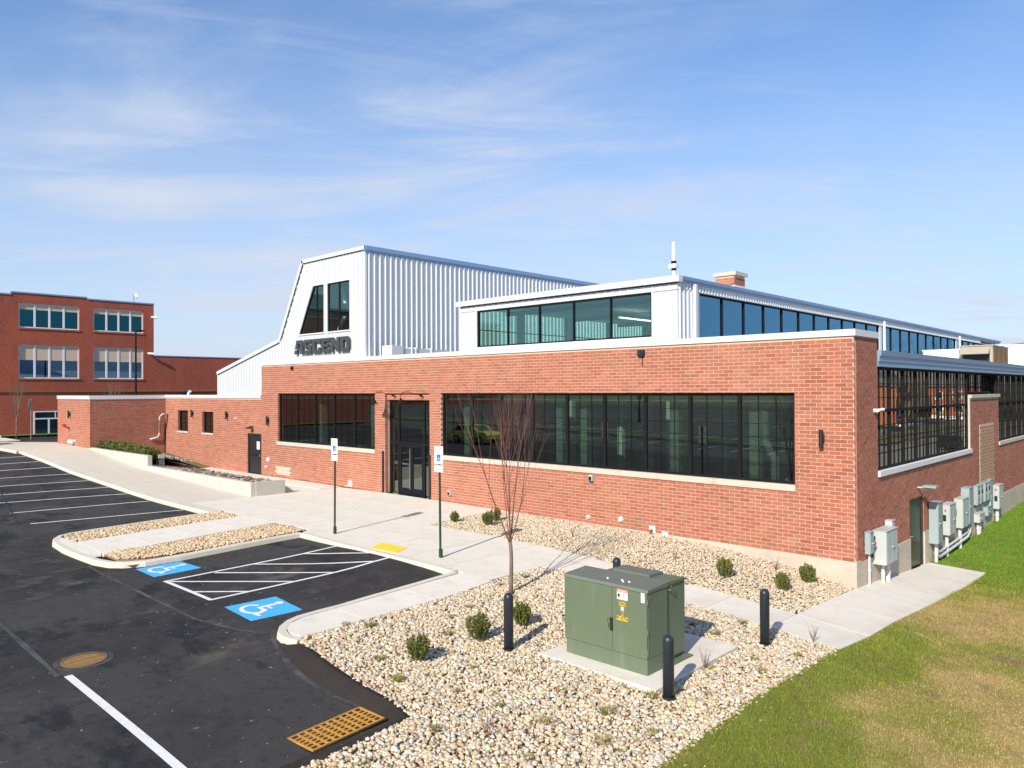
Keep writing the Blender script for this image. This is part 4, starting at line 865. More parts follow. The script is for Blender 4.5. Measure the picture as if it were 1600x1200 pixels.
# inside the clerestory
cbox('ceiling', (CX0+.06, CY0+.11, 7.655, CX1-.11, 46, 7.675), 'interior_col')
for yb in range(3, 46, 4): cbox('ceiling_beam', (CX0+.06, yb, 7.50, CX1-.11, yb+.15, 7.654), 'interior_ceil')
for xb in (-13.2, -8.4):
    for yb in (5, 11, 19, 27, 35): cbox('column', (xb-.12, yb-.12, .1, xb+.12, yb+.12, 7.37), 'interior_col')
cbox('light_tube', (-10.9, 5.2, 7.28, -10.8, 7.6, 7.33), 'light')
# east clerestory downspouts
for y in (1.30, 19.62, 34.35):
    b2 = MB(); b2.box(CX1+.05, y, 5.33, CX1+.15, y+.12, 7.70); b2.build('downspout', 'metal_trim', BLD)

# ================================================================== interiors
def ibox(nm, a, m): b2 = MB(); b2.box(*a); return b2.build(nm, m, BLD)
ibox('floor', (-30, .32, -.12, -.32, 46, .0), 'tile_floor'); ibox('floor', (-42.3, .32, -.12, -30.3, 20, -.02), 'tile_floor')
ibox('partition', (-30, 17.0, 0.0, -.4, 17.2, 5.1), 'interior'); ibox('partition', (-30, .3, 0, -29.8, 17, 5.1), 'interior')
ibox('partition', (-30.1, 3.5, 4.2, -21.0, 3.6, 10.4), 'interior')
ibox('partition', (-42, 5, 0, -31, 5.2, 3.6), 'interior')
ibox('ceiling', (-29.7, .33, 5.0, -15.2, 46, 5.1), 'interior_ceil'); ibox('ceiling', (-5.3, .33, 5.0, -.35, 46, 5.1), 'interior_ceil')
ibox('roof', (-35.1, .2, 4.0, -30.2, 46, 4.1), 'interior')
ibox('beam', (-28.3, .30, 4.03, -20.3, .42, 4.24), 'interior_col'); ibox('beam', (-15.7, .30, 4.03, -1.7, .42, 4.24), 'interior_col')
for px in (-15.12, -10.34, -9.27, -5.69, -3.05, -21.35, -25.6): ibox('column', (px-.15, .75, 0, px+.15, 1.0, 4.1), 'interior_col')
for px in (-18, -12.5, -7.5, -3): 
    for yy in (7.5, 13): ibox('column', (px-.12, yy, 0, px+.12, yy+.24, 5.0), 'interior_col')
for yy in (5.2, 9.0, 13.2, 19, 23, 27): ibox('column', (-1.5, yy, 0, -1.25, yy+.25, 5.0), 'interior_col')
b2 = MB(); b2.tube([(-2.75, .8, 3.9), (-2.75, .8, 2.9), (-2.45, .8, 2.4), (-2.45, .8, 1.4)], .12, 10); b2.build('duct', 'interior_col', BLD)
ibox('counter', (-3.1, .9, 0, -.6, 2.0, 1.35), 'interior_col')
b2 = MB(); b2.tube([(-17.75, .9, 4.9), (-17.75, .9, 2.85)], .015, 6); b2.box(-17.88, .78, 2.55, -17.62, 1.02, 2.85); b2.build('pendant_lamp', 'interior_col', BLD)

# ================================================================== concrete planters by the ramp
PLN = empty('planter', 'cream concrete planter wall with bare mulch along the sloping path', 'planter')
def pbox(nm, a, m='concrete', p=PLN): b2 = MB(); b2.box(*a); return b2.build(nm, m, p)
for i in range(4): pbox('wall', (-33.7+i*2.725+.004, -4.42, -.35, -33.7+(i+1)*2.725-.004, -4.20, .56))
pbox('wall', (-22.985, -4.199, -.35, -22.78, -2.85, .56))
b2 = MB(); sp = [(-33.6, -4.2, .50), (-22.99, -4.2, .50), (-22.99, -2.9, .44), (-24.8, -1.9, .20), (-27.3, -1.16, .03), (-33.6, -1.16, .03), (-33.6, -2.6, .25)]
b2.add(sp+[(-28, -3.2, .42), (-31, -3.0, .33)], [(0, 1, 7), (0, 7, 8), (1, 2, 7), (2, 3, 7), (3, 4, 7), (4, 8, 7), (4, 5, 8), (5, 6, 8), (6, 0, 8)]); b2.build('mulch', 'mulch', PLN)
UPL = empty('retaining_wall', 'taller cream concrete retaining wall in front of the clipped hedge', 'retaining wall')
for i in range(3): pbox('wall', (-42.42+i*2.907+.003, -4.42, .2, -42.42+(i+1)*2.907-.003, -4.20, 1.08), p=UPL)
pbox('pier', (-34.50, -3.70, -.1, -34.08, -3.42, 1.07), p=UPL)
b2 = MB(); b2.add([(-33.94, -4.2, .62), (-33.5, -4.2, .50), (-33.5, -1.16, .04), (-33.94, -1.16, .12)], [(0, 1, 2, 3)]); b2.build('soil', 'soil', UPL)
b2 = MB(); b2.add([(-42.42, -4.2, 1.0), (-33.95, -4.2, .98), (-33.95, -2.9, .75), (-42.42, -2.9, .95), (-42.42, -1.16, .45), (-33.95, -1.16, .1)], [(0, 1, 2, 3), (3, 2, 5, 4)]); b2.build('soil', 'mulch', UPL)
b2 = MB()
for i in range(420):      # loose stones and bark lying on the mulch
    x = random.uniform(-33.4, -23.2); y = random.choice([random.uniform(-3.4, -1.4), random.uniform(-4.1, -2.8)]); x = random.uniform(-33.4, -26.5) if y > -2.9 else x; t = min(1, max(0, (y+4.2)/3.0)); z = .5-.44*t if x < -25 else .5-.2*t; s = random.uniform(.03, .09)
    b2.box(x-s, y-s*.7, z-.02, x+s, y+s*.7, z+s*.8, random.choice([(.5, .45, .38), (.3, .2, .13), (.12, .08, .06), (.4, .33, .25)]))
for i in range(120):
    x = random.uniform(-42.2, -35); y = random.uniform(-2.4, -1.4); s = random.uniform(.05, .16); z = .95-(y+2.9)/1.74*.6
    b2.box(x-s, y-s*.6, z-.03, x+s, y+s*.6, z+s*.6, random.choice([(.5, .48, .44), (.4, .38, .36), (.3, .28, .27)]))
b2.build('loose_stones', 'stone', kind='stuff')

# ================================================================== plants
def leafmesh(name, shapef, n, size, cols, up=.6, seed=1):
    r = random.Random(seed); b2 = MB()
    for i in range(n):
        p, nrm = shapef(r); d = (Vector((0, 0, 1))*up+nrm*(1-up)+Vector((r.uniform(-.4, .4), r.uniform(-.4, .4), r.uniform(-.2, .4)))).normalized()
        t = d.cross(Vector((r.uniform(-1, 1), r.uniform(-1, 1), r.uniform(-1, 1)))).normalized(); L = size*r.uniform(.7, 1.4); w = L*.28; p = Vector(p)
        b2.add([p-t*w*.3, p+d*L*.5-t*w, p+d*L, p+d*L*.5+t*w], [(0, 1, 2, 3)], tuple(c*r.uniform(.7, 1.3) for c in r.choice(cols)))
    return b2
GC = [(.10, .125, .020), (.13, .155, .024), (.065, .085, .014), (.18, .19, .036), (.22, .20, .055), (.09, .115, .02)]
def shrub(seed, hh=.44, rr=.19):
    e = empty('boxwood_shrub')
    sprigs = []
    r0 = random.Random(seed)
    for k in range(46):
        a = r0.uniform(0, 2*PI); q = math.sqrt(r0.random()); sprigs.append((math.cos(a)*q, math.sin(a)*q, r0.uniform(.75, 1.08)*(1-.35*q*q)))
    def sf(r):
        x, y, t = r.choice(sprigs); v = r.random()**.7*t; wd = .55+.55*math.sin(min(1, v)*PI*.8)
        return (x*rr*wd+r.gauss(0, .012), y*rr*wd+r.gauss(0, .012), .03+v*hh), Vector((x, y, .3)).normalized()
    o = leafmesh('crown', sf, 2600, .036, GC, .65, seed).build('crown', 'leaf', e)
    b2 = MB()
    for k in range(5): a = k*1.3; b2.tube([(.02*math.cos(a), .02*math.sin(a), -.05), (.06*math.cos(a), .06*math.sin(a), hh*.6)], [.008, .004], 5)
    b2.build('stem', 'bark', e); return e
shr = [shrub(3), shrub(8, .40, .17), shrub(15, .50, .21)]
SH = [(-3.34, -11.5, 0, 1.0, 'dark green rounded shrub in gravel nearest the orange drain grate'), (-3.38, -10.03, 2, 1.0, 'largest green upright shrub in the gravel left of the nearest dark bollard'),
      (-3.39, -8.82, 1, 1.1, 'green shrub partly behind the dark bollard at the tree'), (-11.96, -2.81, 1, .85, 'small green shrub at the left tip of the gravel by the entrance'),
      (-10.67, -2.52, 0, .95, 'front shrub of the close pair under the tree by the brick wall'), (-11.05, -1.75, 2, .85, 'rear shrub of the close pair under the tree by the brick wall'),
      (-2.29, -2.54, 2, .92, 'yellow green shrub in wall bed straight above the green transformer'), (-.96, -2.22, 1, 1.0, 'low shrub between two others in the wall bed near the corner'), (-.87, -.94, 0, .98, 'round shrub in gravel closest to the foundation corner')]
for i, (x, y, k, s, lb) in enumerate(SH):
    o = dup(shr[k], None); o.location = (x, y, h(x, y)-.02); o.rotation_euler = (0, 0, i*1.7); o.scale = (s, s, s)
    tag(o, lb, 'shrub', 'shrubs planted in the gravel beds'); o.name = 'boxwood_shrub'
for i in range(11):
    o = dup(shr[i % 3], None); o.location = (-42.0+i*.76, -3.85, .92-.01*i); o.rotation_euler = (0, 0, i*2.1); o.scale = (2.1, 1.7, 1.28+.10*(i % 2)); o.name = 'hedge_shrub'
    tag(o, 'bright green hedge shrub in the row behind the concrete retaining wall', 'shrub', 'hedge behind the concrete retaining wall')
for s_ in shr:
    for c in list(s_.children): bpy.data.objects.remove(c)
    bpy.data.objects.remove(s_)
# low grass tufts in the gravel
TF = [(-5.34,-11.06),(-5.76,-11.34),(-5.04,-10.48),(-4.67,-9.54),(-4.85,-8.84),(-3.81,-11.94),(-2.48,-11.04),(-1.89,-10.64),(-1.94,-11.87),(-.86,-10.68),(-5.5,-7.26),(-4.66,-6.85),(-1.11,-11.8),(-1.75,-6.76),(-1.0,-6.3),(-.43,-6.5),(-.45,-5.3),(.71,-7.17),(1.09,-6.29),(.83,-9.1),(.3,-9.85),(.12,-10.76),(.58,-11.53),(-1.12,-14.21),(.9,-10.76),(.39,-8.19),(1.04,-7.62),(-5.54,-6.36),(-.1,-5.89),(-3.67,-6.74),(-4.0,-10.23),(-.32,-11.7),(-2.9,-12.3),(-1.2,-13.0),(.2,-12.6),(-3.0,-7.6),(-2.4,-7.0)]
def tuft(seed, cols):
    r = random.Random(seed); b2 = MB()
    for k in range(110):
        a = r.uniform(0, 2*PI); q = r.random()**.6*.09; x, y = q*math.cos(a), q*math.sin(a); L = r.uniform(.05, .11); ln = r.uniform(.2, 1.0); dx, dy = math.cos(a)*L*ln, math.sin(a)*L*ln; w = .006
        b2.add([(x-w*math.sin(a), y+w*math.cos(a), 0), (x+w*math.sin(a), y-w*math.cos(a), 0), (x+dx, y+dy, .02+L*(1.1-ln*.6))], [(0, 1, 2)], tuple(c*r.uniform(.7, 1.3) for c in r.choice(cols)))
    return b2.build('grass_tuft', 'leaf')
tfs = [tuft(1, [(.22, .21, .04), (.32, .26, .08), (.15, .16, .03)]), tuft(2, [(.42, .33, .13), (.32, .26, .08), (.22, .20, .05)]), tuft(3, [(.16, .17, .03), (.26, .24, .06)])]
for i, (x, y) in enumerate(TF[::1]):
    o = tfs[i % 3].copy(); COL.objects.link(o); s = random.uniform(.5, 1.15); o.location = (x, y, h(x, y)-.012); o.rotation_euler = (0, 0, i); o.scale = (s*1.1, s*1.1, s*.9)
    tag(o, 'low tuft of yellow green grass growing through the pale gravel', 'grass tuft', 'grass tufts in the front gravel bed')
for t_ in tfs: bpy.data.objects.remove(t_)
# dry stalk plants
def stalks(seed):
    r = random.Random(seed); b2 = MB()
    for k in range(12):
        a = r.uniform(0, 2*PI); L = r.uniform(.18, .42); p = Vector((0, 0, 0)); d = Vector((math.cos(a)*.35, math.sin(a)*.35, 1)).normalized(); q = p+d*L
        b2.tube([p, p+d*L*.5, q+Vector((r.uniform(-.03, .03), r.uniform(-.03, .03), 0))], [.004, .003, .0015], 3, False)
        for m_ in range(3): t = r.uniform(.3, .9); b2.tube([p+d*L*t, p+d*L*t+Vector((r.uniform(-.07, .07), r.uniform(-.07, .07), .06))], [.002, .001], 3, False)
    return b2.build('dry_shrub', 'twig')
for i, (x, y, lb) in enumerate(((.95, -4.92+(-.25), 'bare twiggy plant in gravel at the pavement corner by the lawn'), (-1.75, -.8, 'tall thin dry stalks against the foundation near the corner'), (-3.9, -2.2, 'dry brown plant in the middle of the wall bed'), (-7.4, -2.2, 'small dry plant in wall bed below the wall vents'), (.35, -8.3, 'brown dry plant in gravel between the two right bollards'), (-.55, -12.6, 'reddish dry plant in the gravel below the transformer'))):
    o = stalks(20+i); o.location = (x, y, h(x, y)-.02); o.scale = (.9, .9, 1.0); tag(o, lb, 'dry plant', 'dormant plants in the gravel beds')

# bare trees
def bare_tree(seed, Hh, trunk_h, r0, spread, nb, mt, mb_, name='bare_tree', lean=.0, levels=3, n=6, forks=None, thin=1.):
    r = random.Random(seed); e = empty(name); tb = MB(); cb = MB()
    pts = [(0, 0, -.1)]+[(r.uniform(-.012, .012), r.uniform(-.012, .012), trunk_h*i/4) for i in range(1, 5)]
    tb.tube(pts, [r0*1.25, r0*1.05, r0, r0*.95, r0*.95], 8); tb.build('trunk', mt, e, smooth=True)
    def branch(p, d, L, rad, lv):
        k = 6 if lv < 2 else 4; P_ = [p]; dd = d.copy()
        for i in range(k):
            dd = (dd+Vector((r.uniform(-.10, .10), r.uniform(-.10, .10), .09 if lv else .10))).normalized(); P_.append(P_[-1]+dd*L/k)
        cb.tube(P_, [rad*(1-.85*i/k)*thin for i in range(k+1)], n if lv == 0 else (4 if lv == 1 else 3), False)
        if lv >= levels: return
        for j in range((6 if thin < 1 else 5) if lv == 0 else (3 if lv == 1 else 2)):
            t = r.uniform(.22, .85); idx = min(k-1, int(t*k)); q = P_[idx]+(P_[idx+1]-P_[idx])*(t*k-idx); ax = Vector((r.uniform(-1, 1), r.uniform(-1, 1), .25)).normalized()
            nd = ((P_[idx+1]-P_[idx]).normalized()*.9+ax*r.uniform(.25, .5)*spread).normalized(); branch(q, nd, L*(1-t)*r.uniform(.75, 1.1)+L*.12, rad*(1-.8*t)*.62, lv+1)
    top = Vector(pts[-1])
    fk = forks or [(math.cos(2*PI*i/nb+r.uniform(-.3, .3)), math.sin(2*PI*i/nb+r.uniform(-.3, .3)), r.uniform(.1, .42)*spread) for i in range(nb)]
    for i, (a, b, s) in enumerate(fk):
        d = Vector((a*s, b*s, 1)).normalized(); branch(top-Vector((0, 0, r.uniform(0, .08))), d, (Hh-trunk_h)*r.uniform(.82, 1.05)/max(.8, d.z), r0*.62 if i < 3 else r0*.45, 0)
    cb.build('crown', mb_, e); return e
tr = bare_tree(5, 4.45, 1.12, .043, .9, 7, 'bark', 'twig', levels=3, thin=.66, forks=[(-.7, -.6, .44), (-.2, 0, .12), (.05, 0, .02), (.7, .6, .36), (.6, -.3, .16), (-.4, .6, .14), (-.5, -.3, .22)])
tr.location = (-4.93, -7.5, -.15); tag(tr, 'slender leafless young tree with reddish twigs in the gravel before the long window', 'tree'); tr.name = 'young_tree'

# ================================================================== signs, bollards, transformer
def text(s, size, m, parent, loc, rot, ext=.0006, name='lettering', al='CENTER', bold=0):
    c = bpy.data.curves.new(name, 'FONT'); c.body = s; c.size = size; c.extrude = ext; c.align_x = al; c.align_y = 'CENTER'; c.offset = bold; c.resolution_u = 2; c.materials.append(M[m])
    o = bpy.data.objects.new(name, c); COL.objects.link(o); o.parent = parent; o.location = loc; o.rotation_euler = rot; return o
def pict(parent, x, z, s, y, m):
    """small upright wheelchair pictogram facing -Y"""
    b2 = MB()
    def seg(pts, w):
        pl = ribbon(pts, w); n = len(pts); b2.add([(x+p[0]*s, y, z+p[1]*s) for p in pl], [(i, i+1, 2*n-2-i, 2*n-1-i) for i in range(n-1)])
    seg([(.42+.25*math.cos(a), .33+.24*math.sin(a)) for a in np.linspace(PI*.72, PI*1.97, 14)], .07); seg([(.42, .72), (.43, .45), (.66, .45), (.76, .2), (.86, .24)], .08); seg([(.43, .6), (.6, .6)], .06); seg([(.36, .84), (.41, .84), (.47, .84)], [.07, .12, .07])
    b2.build('wheelchair_mark', m, parent)
def hsign(x, y, lb, lean):
    e = empty('parking_sign', lb, 'sign', (x, y, h(x, y)), 0, 'reserved parking signs on green posts')
    b2 = MB(); b2.prism([(-.035, 0), (-.035, .012), (-.012, .012), (-.012, .04), (.012, .04), (.012, .012), (.035, .012), (.035, 0)], lambda u, v: (u, v, -.1), lambda u, v: (u+lean, v, 2.9)); b2.build('post', 'post_green', e, fixn=True)
    b2 = MB(); b2.box(-.045, -.012, 0, .045, .05, .22); b2.build('sleeve', 'post_green', e)
    def plate(z0, z1, nm): 
        b2 = MB(); b2.box(-.17+lean, -.018, z0, .17+lean, -.012, z1); return b2.build(nm, 'sign_white', e)
    p = plate(2.45, 2.92, 'plate'); q = plate(2.24, 2.415, 'penalty_plate')
    text('RESERVED', .068, 'sign_green', p, (lean, -.0195, 2.86), (PI/2, 0, 0), name='lettering'); text('PARKING', .068, 'sign_green', p, (lean, -.0195, 2.795), (PI/2, 0, 0))
    b2 = MB(); b2.box(-.075+lean, -.021, 2.53, .075+lean, -.0185, 2.70); b2.build('blue_panel', 'sign_blue', p); pict(p, -.065+lean, 2.54, .15, -.0225, 'sign_white')
    text('VIOLATORS SUBJECT', .027, 'sign_green', q, (lean, -.0195, 2.375), (PI/2, 0, 0)); text('TO FINE AND TOWING', .027, 'sign_green', q, (lean, -.0195, 2.33), (PI/2, 0, 0)); text('MIN. FINE', .027, 'sign_green', q, (lean, -.0195, 2.285), (PI/2, 0, 0))
    b2 = MB(); b2.tube([(lean, -.03, 2.43), (lean, .02, 2.43)], .012, 6); b2.build('bolt', 'black_metal', e); e.rotation_euler = (0, 0, 0); return e
hsign(-13.05, -6.78, 'reserved parking sign with wheelchair panel standing left of the yellow pad', 0.03); hsign(-8.2, -6.74, 'reserved parking sign with wheelchair panel standing right of the yellow pad', -.03)
def bollard(x, y, hgt, lb):
    e = empty('bollard', lb, 'bollard', (x, y, h(x, y)), 0, 'dark bollards round the transformer')
    r = .088; pr = [(-.1, r), (hgt-.09, r)]+[(hgt-.09+.09*math.sin(a), r*math.cos(a)) for a in np.linspace(.15, PI/2-.03, 7)]
    b2 = MB(); b2.tube([(0, 0, z) for z, _ in pr], [q for _, q in pr], 24); b2.build('sleeve', 'bollard', e, smooth=True)
    b2 = MB(); b2.tube([(0, 0, .005), (0, 0, .03)], r+.012, 24); b2.build('collar', 'black_paint', e)
    for z in (.33, .72): b2 = MB(); b2.tube([(0, 0, hgt*z), (0, 0, hgt*z+.006)], r+.0015, 24); b2.build('band', 'black_paint', e)
    return e
bollard(-2.67, -9.95, 1.03, 'dark blue bollard standing in front of the bare tree trunk'); bollard(.50, -9.70, .97, 'dark blue bollard nearest the lawn overlapping the transformer corner')
bollard(.47, -6.26, 1.05, 'dark blue bollard standing alone right of the transformer'); bollard(-2.95, -6.2, .98, 'dark bollard with only its domed top showing behind the transformer')
# transformer
b2 = MB(); b2.box(-2.15, -9.72, -.55, .28, -6.95, -.305); b2.build('concrete_pad', 'walk', label='square pale concrete pad under the green transformer', cat='concrete pad', bevel=.01)
T = empty('transformer', 'green metal pad mounted transformer cabinet with yellow number labels', 'transformer', (0, 0, 0))
def tb_(nm, a, m='trafo', bev=.006, p=T): b2 = MB(); b2.box(*a); return b2.build(nm, m, p, bevel=bev)
tb_('sill', (-1.83, -9.325, -.30, -.125, -8.73, -.045)); 
tb_('cabinet_side', (-1.86, -9.30, -.04, -.122, -8.72, 1.045))
dl = tb_('door', (-1.858, -9.338, -.035, -.822, -9.302, 1.04)); dr_ = tb_('door', (-.816, -9.338, -.035, -.126, -9.302, 1.04))
b2 = MB(); b2.prism([(-9.35, 1.05), (-8.70, 1.05), (-8.70, 1.13), (-9.33, 1.10)], lambda u, v: (-1.875, u, v), lambda u, v: (-.105, u, v)); b2.build('lid', 'trafo_top', T, fixn=True, bevel=.004)
tb_('tank', (-1.42, -8.698, -.20, -.16, -8.08, 1.05)); b2 = MB(); b2.prism([(-8.695, 1.055), (-8.05, 1.055), (-8.05, 1.075), (-8.15, 1.10), (-8.60, 1.115), (-8.695, 1.115)], lambda u, v: (-1.44, u, v), lambda u, v: (-.13, u, v)); b2.build('tank_lid', 'trafo', T, fixn=True)
b2 = MB(); b2.prism([(-8.64, 1.118), (-8.22, 1.104), (-8.22, 1.15), (-8.64, 1.165)], lambda u, v: (-1.30, u, v), lambda u, v: (-.52, u, v)); b2.build('hatch_cover', 'trafo_top', T, fixn=True)
tb_('base_flange', (-1.52, -8.70, -.30, -.06, -7.98, -.275), bev=0); tb_('base_flange', (-1.45, -8.66, -.27, -.2, -8.1, -.201), bev=0)
for x, y in ((-.155, -8.66), (-.155, -8.10), (-1.42, -8.10)): b2 = MB(); b2.tube([(x, y, .98), (x+.07, y, .98), (x+.085, y, 1.02), (x+.07, y, 1.06)], .016, 6); b2.build('lifting_hook', 'sign_green' if False else 'trafo_top', T)
for z in (.9, .40, -.05+.12): b2 = MB(); b2.tube([(-.118, -9.32, z-.05), (-.118, -9.32, z+.05)], .014, 8); b2.build('hinge', 'trafo', T)
b2 = MB(); b2.box(-.86, -9.352, .30, -.80, -9.340, .52); b2.build('handle_plate', 'black_paint', T); b2 = MB(); b2.tube([(-.90, -9.36, .42), (-.90, -9.36, .36)], .02, 8); b2.build('padlock', 'brass', T)
b2 = MB(); b2.tube([(-.90, -9.345, .50), (-.90, -9.37, .50), (-.90, -9.37, .42)], .008, 6); b2.build('hasp', 'chrome', T)
yf = -9.3392
def lab(nm, x0, x1, z0, z1, m, p, o=0): b2 = MB(); b2.box(x0, yf-.0015-o, z0, x1, yf-o, z1); return b2.build(nm, m, p)
w_ = lab('warning_label', -.715, -.50, .86, 1.03, 'sign_white', dr_); lab('orange_band', -.713, -.502, .985, 1.028, 'orange', w_, .0016)
text('WARNING', .036, 'sign_white', w_, (-.607, yf-.0038, 1.006), (PI/2, 0, 0), .0003); lab('pictogram', -.70, -.655, .90, .955, 'ink', w_, .0016)
for k in range(4): lab('print_line', -.63, -.52, .955-k*.02, .961-k*.02, 'ink', w_, .0016)
w_ = lab('notice_label', -.235, -.165, .885, 1.045, 'sign_white', dr_)
for k in range(6): lab('print_line', -.225, -.175, 1.02-k*.022, 1.024-k*.022, 'ink', w_, .0016)
for s, x, z, st in (('500', -.607, .795, .062), ('E', -.607, .63, .0), ('91076', -.607, .545, .044)):
    n_ = len(s)
    for i, ch in enumerate(s):
        xc = x+(i-(n_-1)/2)*.046; q = lab('number_plate', xc-.021, xc+.021, z-.035, z+.035, 'label_yellow', dr_); text(ch, .078, 'ink', q, (xc, yf-.0025, z), (PI/2, 0, 0), .0004, bold=.002)
lab('grey_label', -.640, -.575, .675, .745, 'cabinet', dr_)
for x, y in ((-1.05, -9.15), (-.72, -9.16), (-.62, -9.12), (-.78, -9.10)): b2 = MB(); b2.tube([(x, y, 1.11), (x+.02, y+.01, 1.122)], [.03, .008], 7); b2.build('chalk_drop', 'sign_white', T)

# ================================================================== block letters on the gable
LET = {'A': [[(0, .36), (.32, .36), (.42, .66), (.30, 1.0), (.20, 1.0)], [(.30, 1.0), (.42, .74), (.67, .74), (.67, 1.0)], [(.67, .74), (.67, .52), (.67, 0), (1.0, 0), (1.0, .86), (.86, 1.0), (.67, 1.0)], [(.42, .30), (.42, .48), (.67, .48), (.67, .30)], [(-.06, 0), (.25, 0), (.31, .29), (-.01, .29)]],
       'S': [[(0, .85), (0, .6), (.33, .6), (.33, .78), (.12, 1)], [(.33, .78), (1, .78), (1, 1), (.12, 1)][:], [(0, .6), (.08, .4), (1, .4), (.9, .6)], [(.67, .4), (.67, .22), (1, .12), (1, .4)], [(0, 0), (.88, 0), (1, .12), (.67, .22), (0, .22)]],
       'C': [[(0, .12), (.12, 0), (.33, 0), (.33, 1), (.12, 1), (0, .88)], [(.33, .76), (1, .76), (1, 1), (.33, 1)], [(.33, 0), (1, 0), (1, .24), (.33, .24)], [(.72, .62), (1, .62), (1, .76), (.72, .76)], [(.72, .24), (1, .24), (1, .38), (.72, .38)]],
       'E': [[(0, 0), (.33, 0), (.33, 1), (0, 1)], [(.33, .76), (1, .76), (1, 1), (.33, 1)], [(.33, .4), (.88, .4), (.88, .6), (.33, .6)], [(.33, 0), (1, 0), (1, .24), (.33, .24)]],
       'N': [[(0, 0), (.3, 0), (.3, 1), (0, 1)], [(.7, 0), (1, 0), (1, 1), (.7, 1)], [(.3, 1), (.3, .55), (.7, 0), (.7, .45)]],
       'D': [[(0, 0), (.33, 0), (.33, 1), (0, 1)], [(.33, .76), (.68, .76), (.80, 1), (.33, 1)], [(.33, 0), (.80, 0), (.68, .24), (.33, .24)], [(.68, .76), (.68, .24), (.80, 0), (.9, .05), (1, .2), (1, .8), (.9, .95), (.80, 1)]]}
sg = empty('letter_sign', 'dark grey block letters fixed on the white metal gable below its windows', 'sign')
LX, LW, LH, LZ = -26.60, .715, .68, 6.21
for i, ch in enumerate('ASCEND'):
    b2 = MB(); x0 = LX+i*(LW+.068)
    for pl in LET[ch]: b2.prism([(x0+u*LW, LZ+v*LH) for u, v in pl], lambda u, v: (u, -.11, v), lambda u, v: (u, -.03, v))
    b2.build('letter', 'letter', sg, fixn=True)

# ================================================================== wall fittings
def sconce(x, y, z, lb, s=1.0):
    e = empty('wall_lamp', lb, 'wall lamp', (x, y, z), 0, 'black cylinder wall lamps')
    b2 = MB(); b2.tube([(0, -.12*s, -.22*s), (0, -.12*s, .22*s)], .055*s, 16); b2.build('tube', 'black_paint', e, smooth=False)
    b2 = MB(); b2.box(-.05*s, -.065*s, -.10*s, .05*s, 0, .10*s); b2.build('bracket', 'black_paint', e)
    for z_ in (-.226, .221): b2 = MB(); b2.tube([(0, -.12*s, z_*s), (0, -.12*s, z_*s+.005)], .06*s, 16); b2.build('rim', 'black_metal', e)
sconce(-.81, 0, 3.10, 'black cylinder wall lamp on brick between long window and corner'); sconce(-38.35, 0, 3.07, 'black cylinder wall lamp between the two small windows'); sconce(-33.9, 0, 3.05, 'black cylinder wall lamp right of the two small windows')
sconce(-29.35, 0, 2.87, 'black cylinder wall lamp between service door and striped window'); sconce(-46.0, -4.42, 3.0, 'black cylinder wall lamp on the far brick block end')
def barn(x, z, lb):
    e = empty('barn_lamp', lb, 'barn lamp', (x, 0, z), 0, 'gooseneck lamps over the entrance')
    b2 = MB(); b2.tube([(0, -.03, 0), (0, 0, 0)], .065, 12); b2.build('wall_plate', 'black_metal', e)
    hx_ = -.42; pts = [(0, -.02, 0), (0, -.25, .03), (hx_*.5, -.5, .14), (hx_*.8, -.66, .13), (hx_, -.72, .0), (hx_, -.72, -.13)]
    b2 = MB(); b2.tube(pts, .014, 6); b2.build('gooseneck', 'black_metal', e)
    b2 = MB(); b2.tube([(hx_, -.72, -.10), (hx_, -.72, -.20), (hx_, -.72, -.22), (hx_, -.72, -.30), (hx_, -.72, -.36)], [.04, .05, .09, .11, .20], 16, False); b2.build('shade', 'black_metal', e)
barn(-18.85, 4.20, 'black gooseneck lamp left above the glass entrance'); barn(-17.04, 4.20, 'black gooseneck lamp over the middle of the glass entrance')
def small(nm, boxes, lb, cat, m='black_paint'):
    e = empty(nm, lb, cat)
    for k, (pn, a, mm) in enumerate(boxes): b2 = MB(); b2.box(*a); b2.build(pn, mm or m, e, bevel=.008)
    return e
small('floodlight', [('housing', (-6.48, -.10, 5.43, -6.24, -.01, 5.63), None), ('lens', (-6.43, -.115, 5.46, -6.27, -.101, 5.54), 'glass_dark')], 'small black wall floodlight under the parapet with a dark stain', 'floodlight')
small('floodlight', [('housing', (-27.10, -.07, 5.46, -26.90, -.01, 5.63), None), ('lens', (-27.07, -.085, 5.49, -26.93, -.071, 5.57), 'glass_dark')], 'small dark wall floodlight high at the left end of the tall brick wall', 'floodlight')
small('door_lamp', [('bracket', (-31.1, -.2, 2.46, -31.0, 0, 2.52), None), ('shade', (-31.2, -.34, 2.40, -30.9, -.14, 2.48), None)], 'small dark lamp above the black service door', 'lamp')
e = empty('door_lamp', 'flat dark lamp on an arm above the green east door', 'lamp')
b2 = MB(); b2.box(0, 5.33, 1.36, .30, 5.39, 1.40); b2.build('arm', 'cabinet', e); b2 = MB(); b2.box(.18, 5.18, 1.40, .55, 5.54, 1.46); b2.build('head', 'cabinet_blue', e)
for a, lb in (((-15.35, -.10, .28, -15.19, 0, .46), 'small grey conduit box on brick right of the entrance'), ((-8.41, -.12, 1.40, -8.24, 0, 1.60), 'grey outlet box on the brick under the long window')):
    e = empty('outlet_box', lb, 'outlet box'); b2 = MB(); b2.box(*a); b2.build('box', 'cabinet', e, bevel=.01); b2 = MB(); b2.box(a[0]+.03, a[1]-.02, a[2]+.02, a[3]-.03, a[1]-.001, a[5]-.05); b2.build('cover', 'black_paint', e)
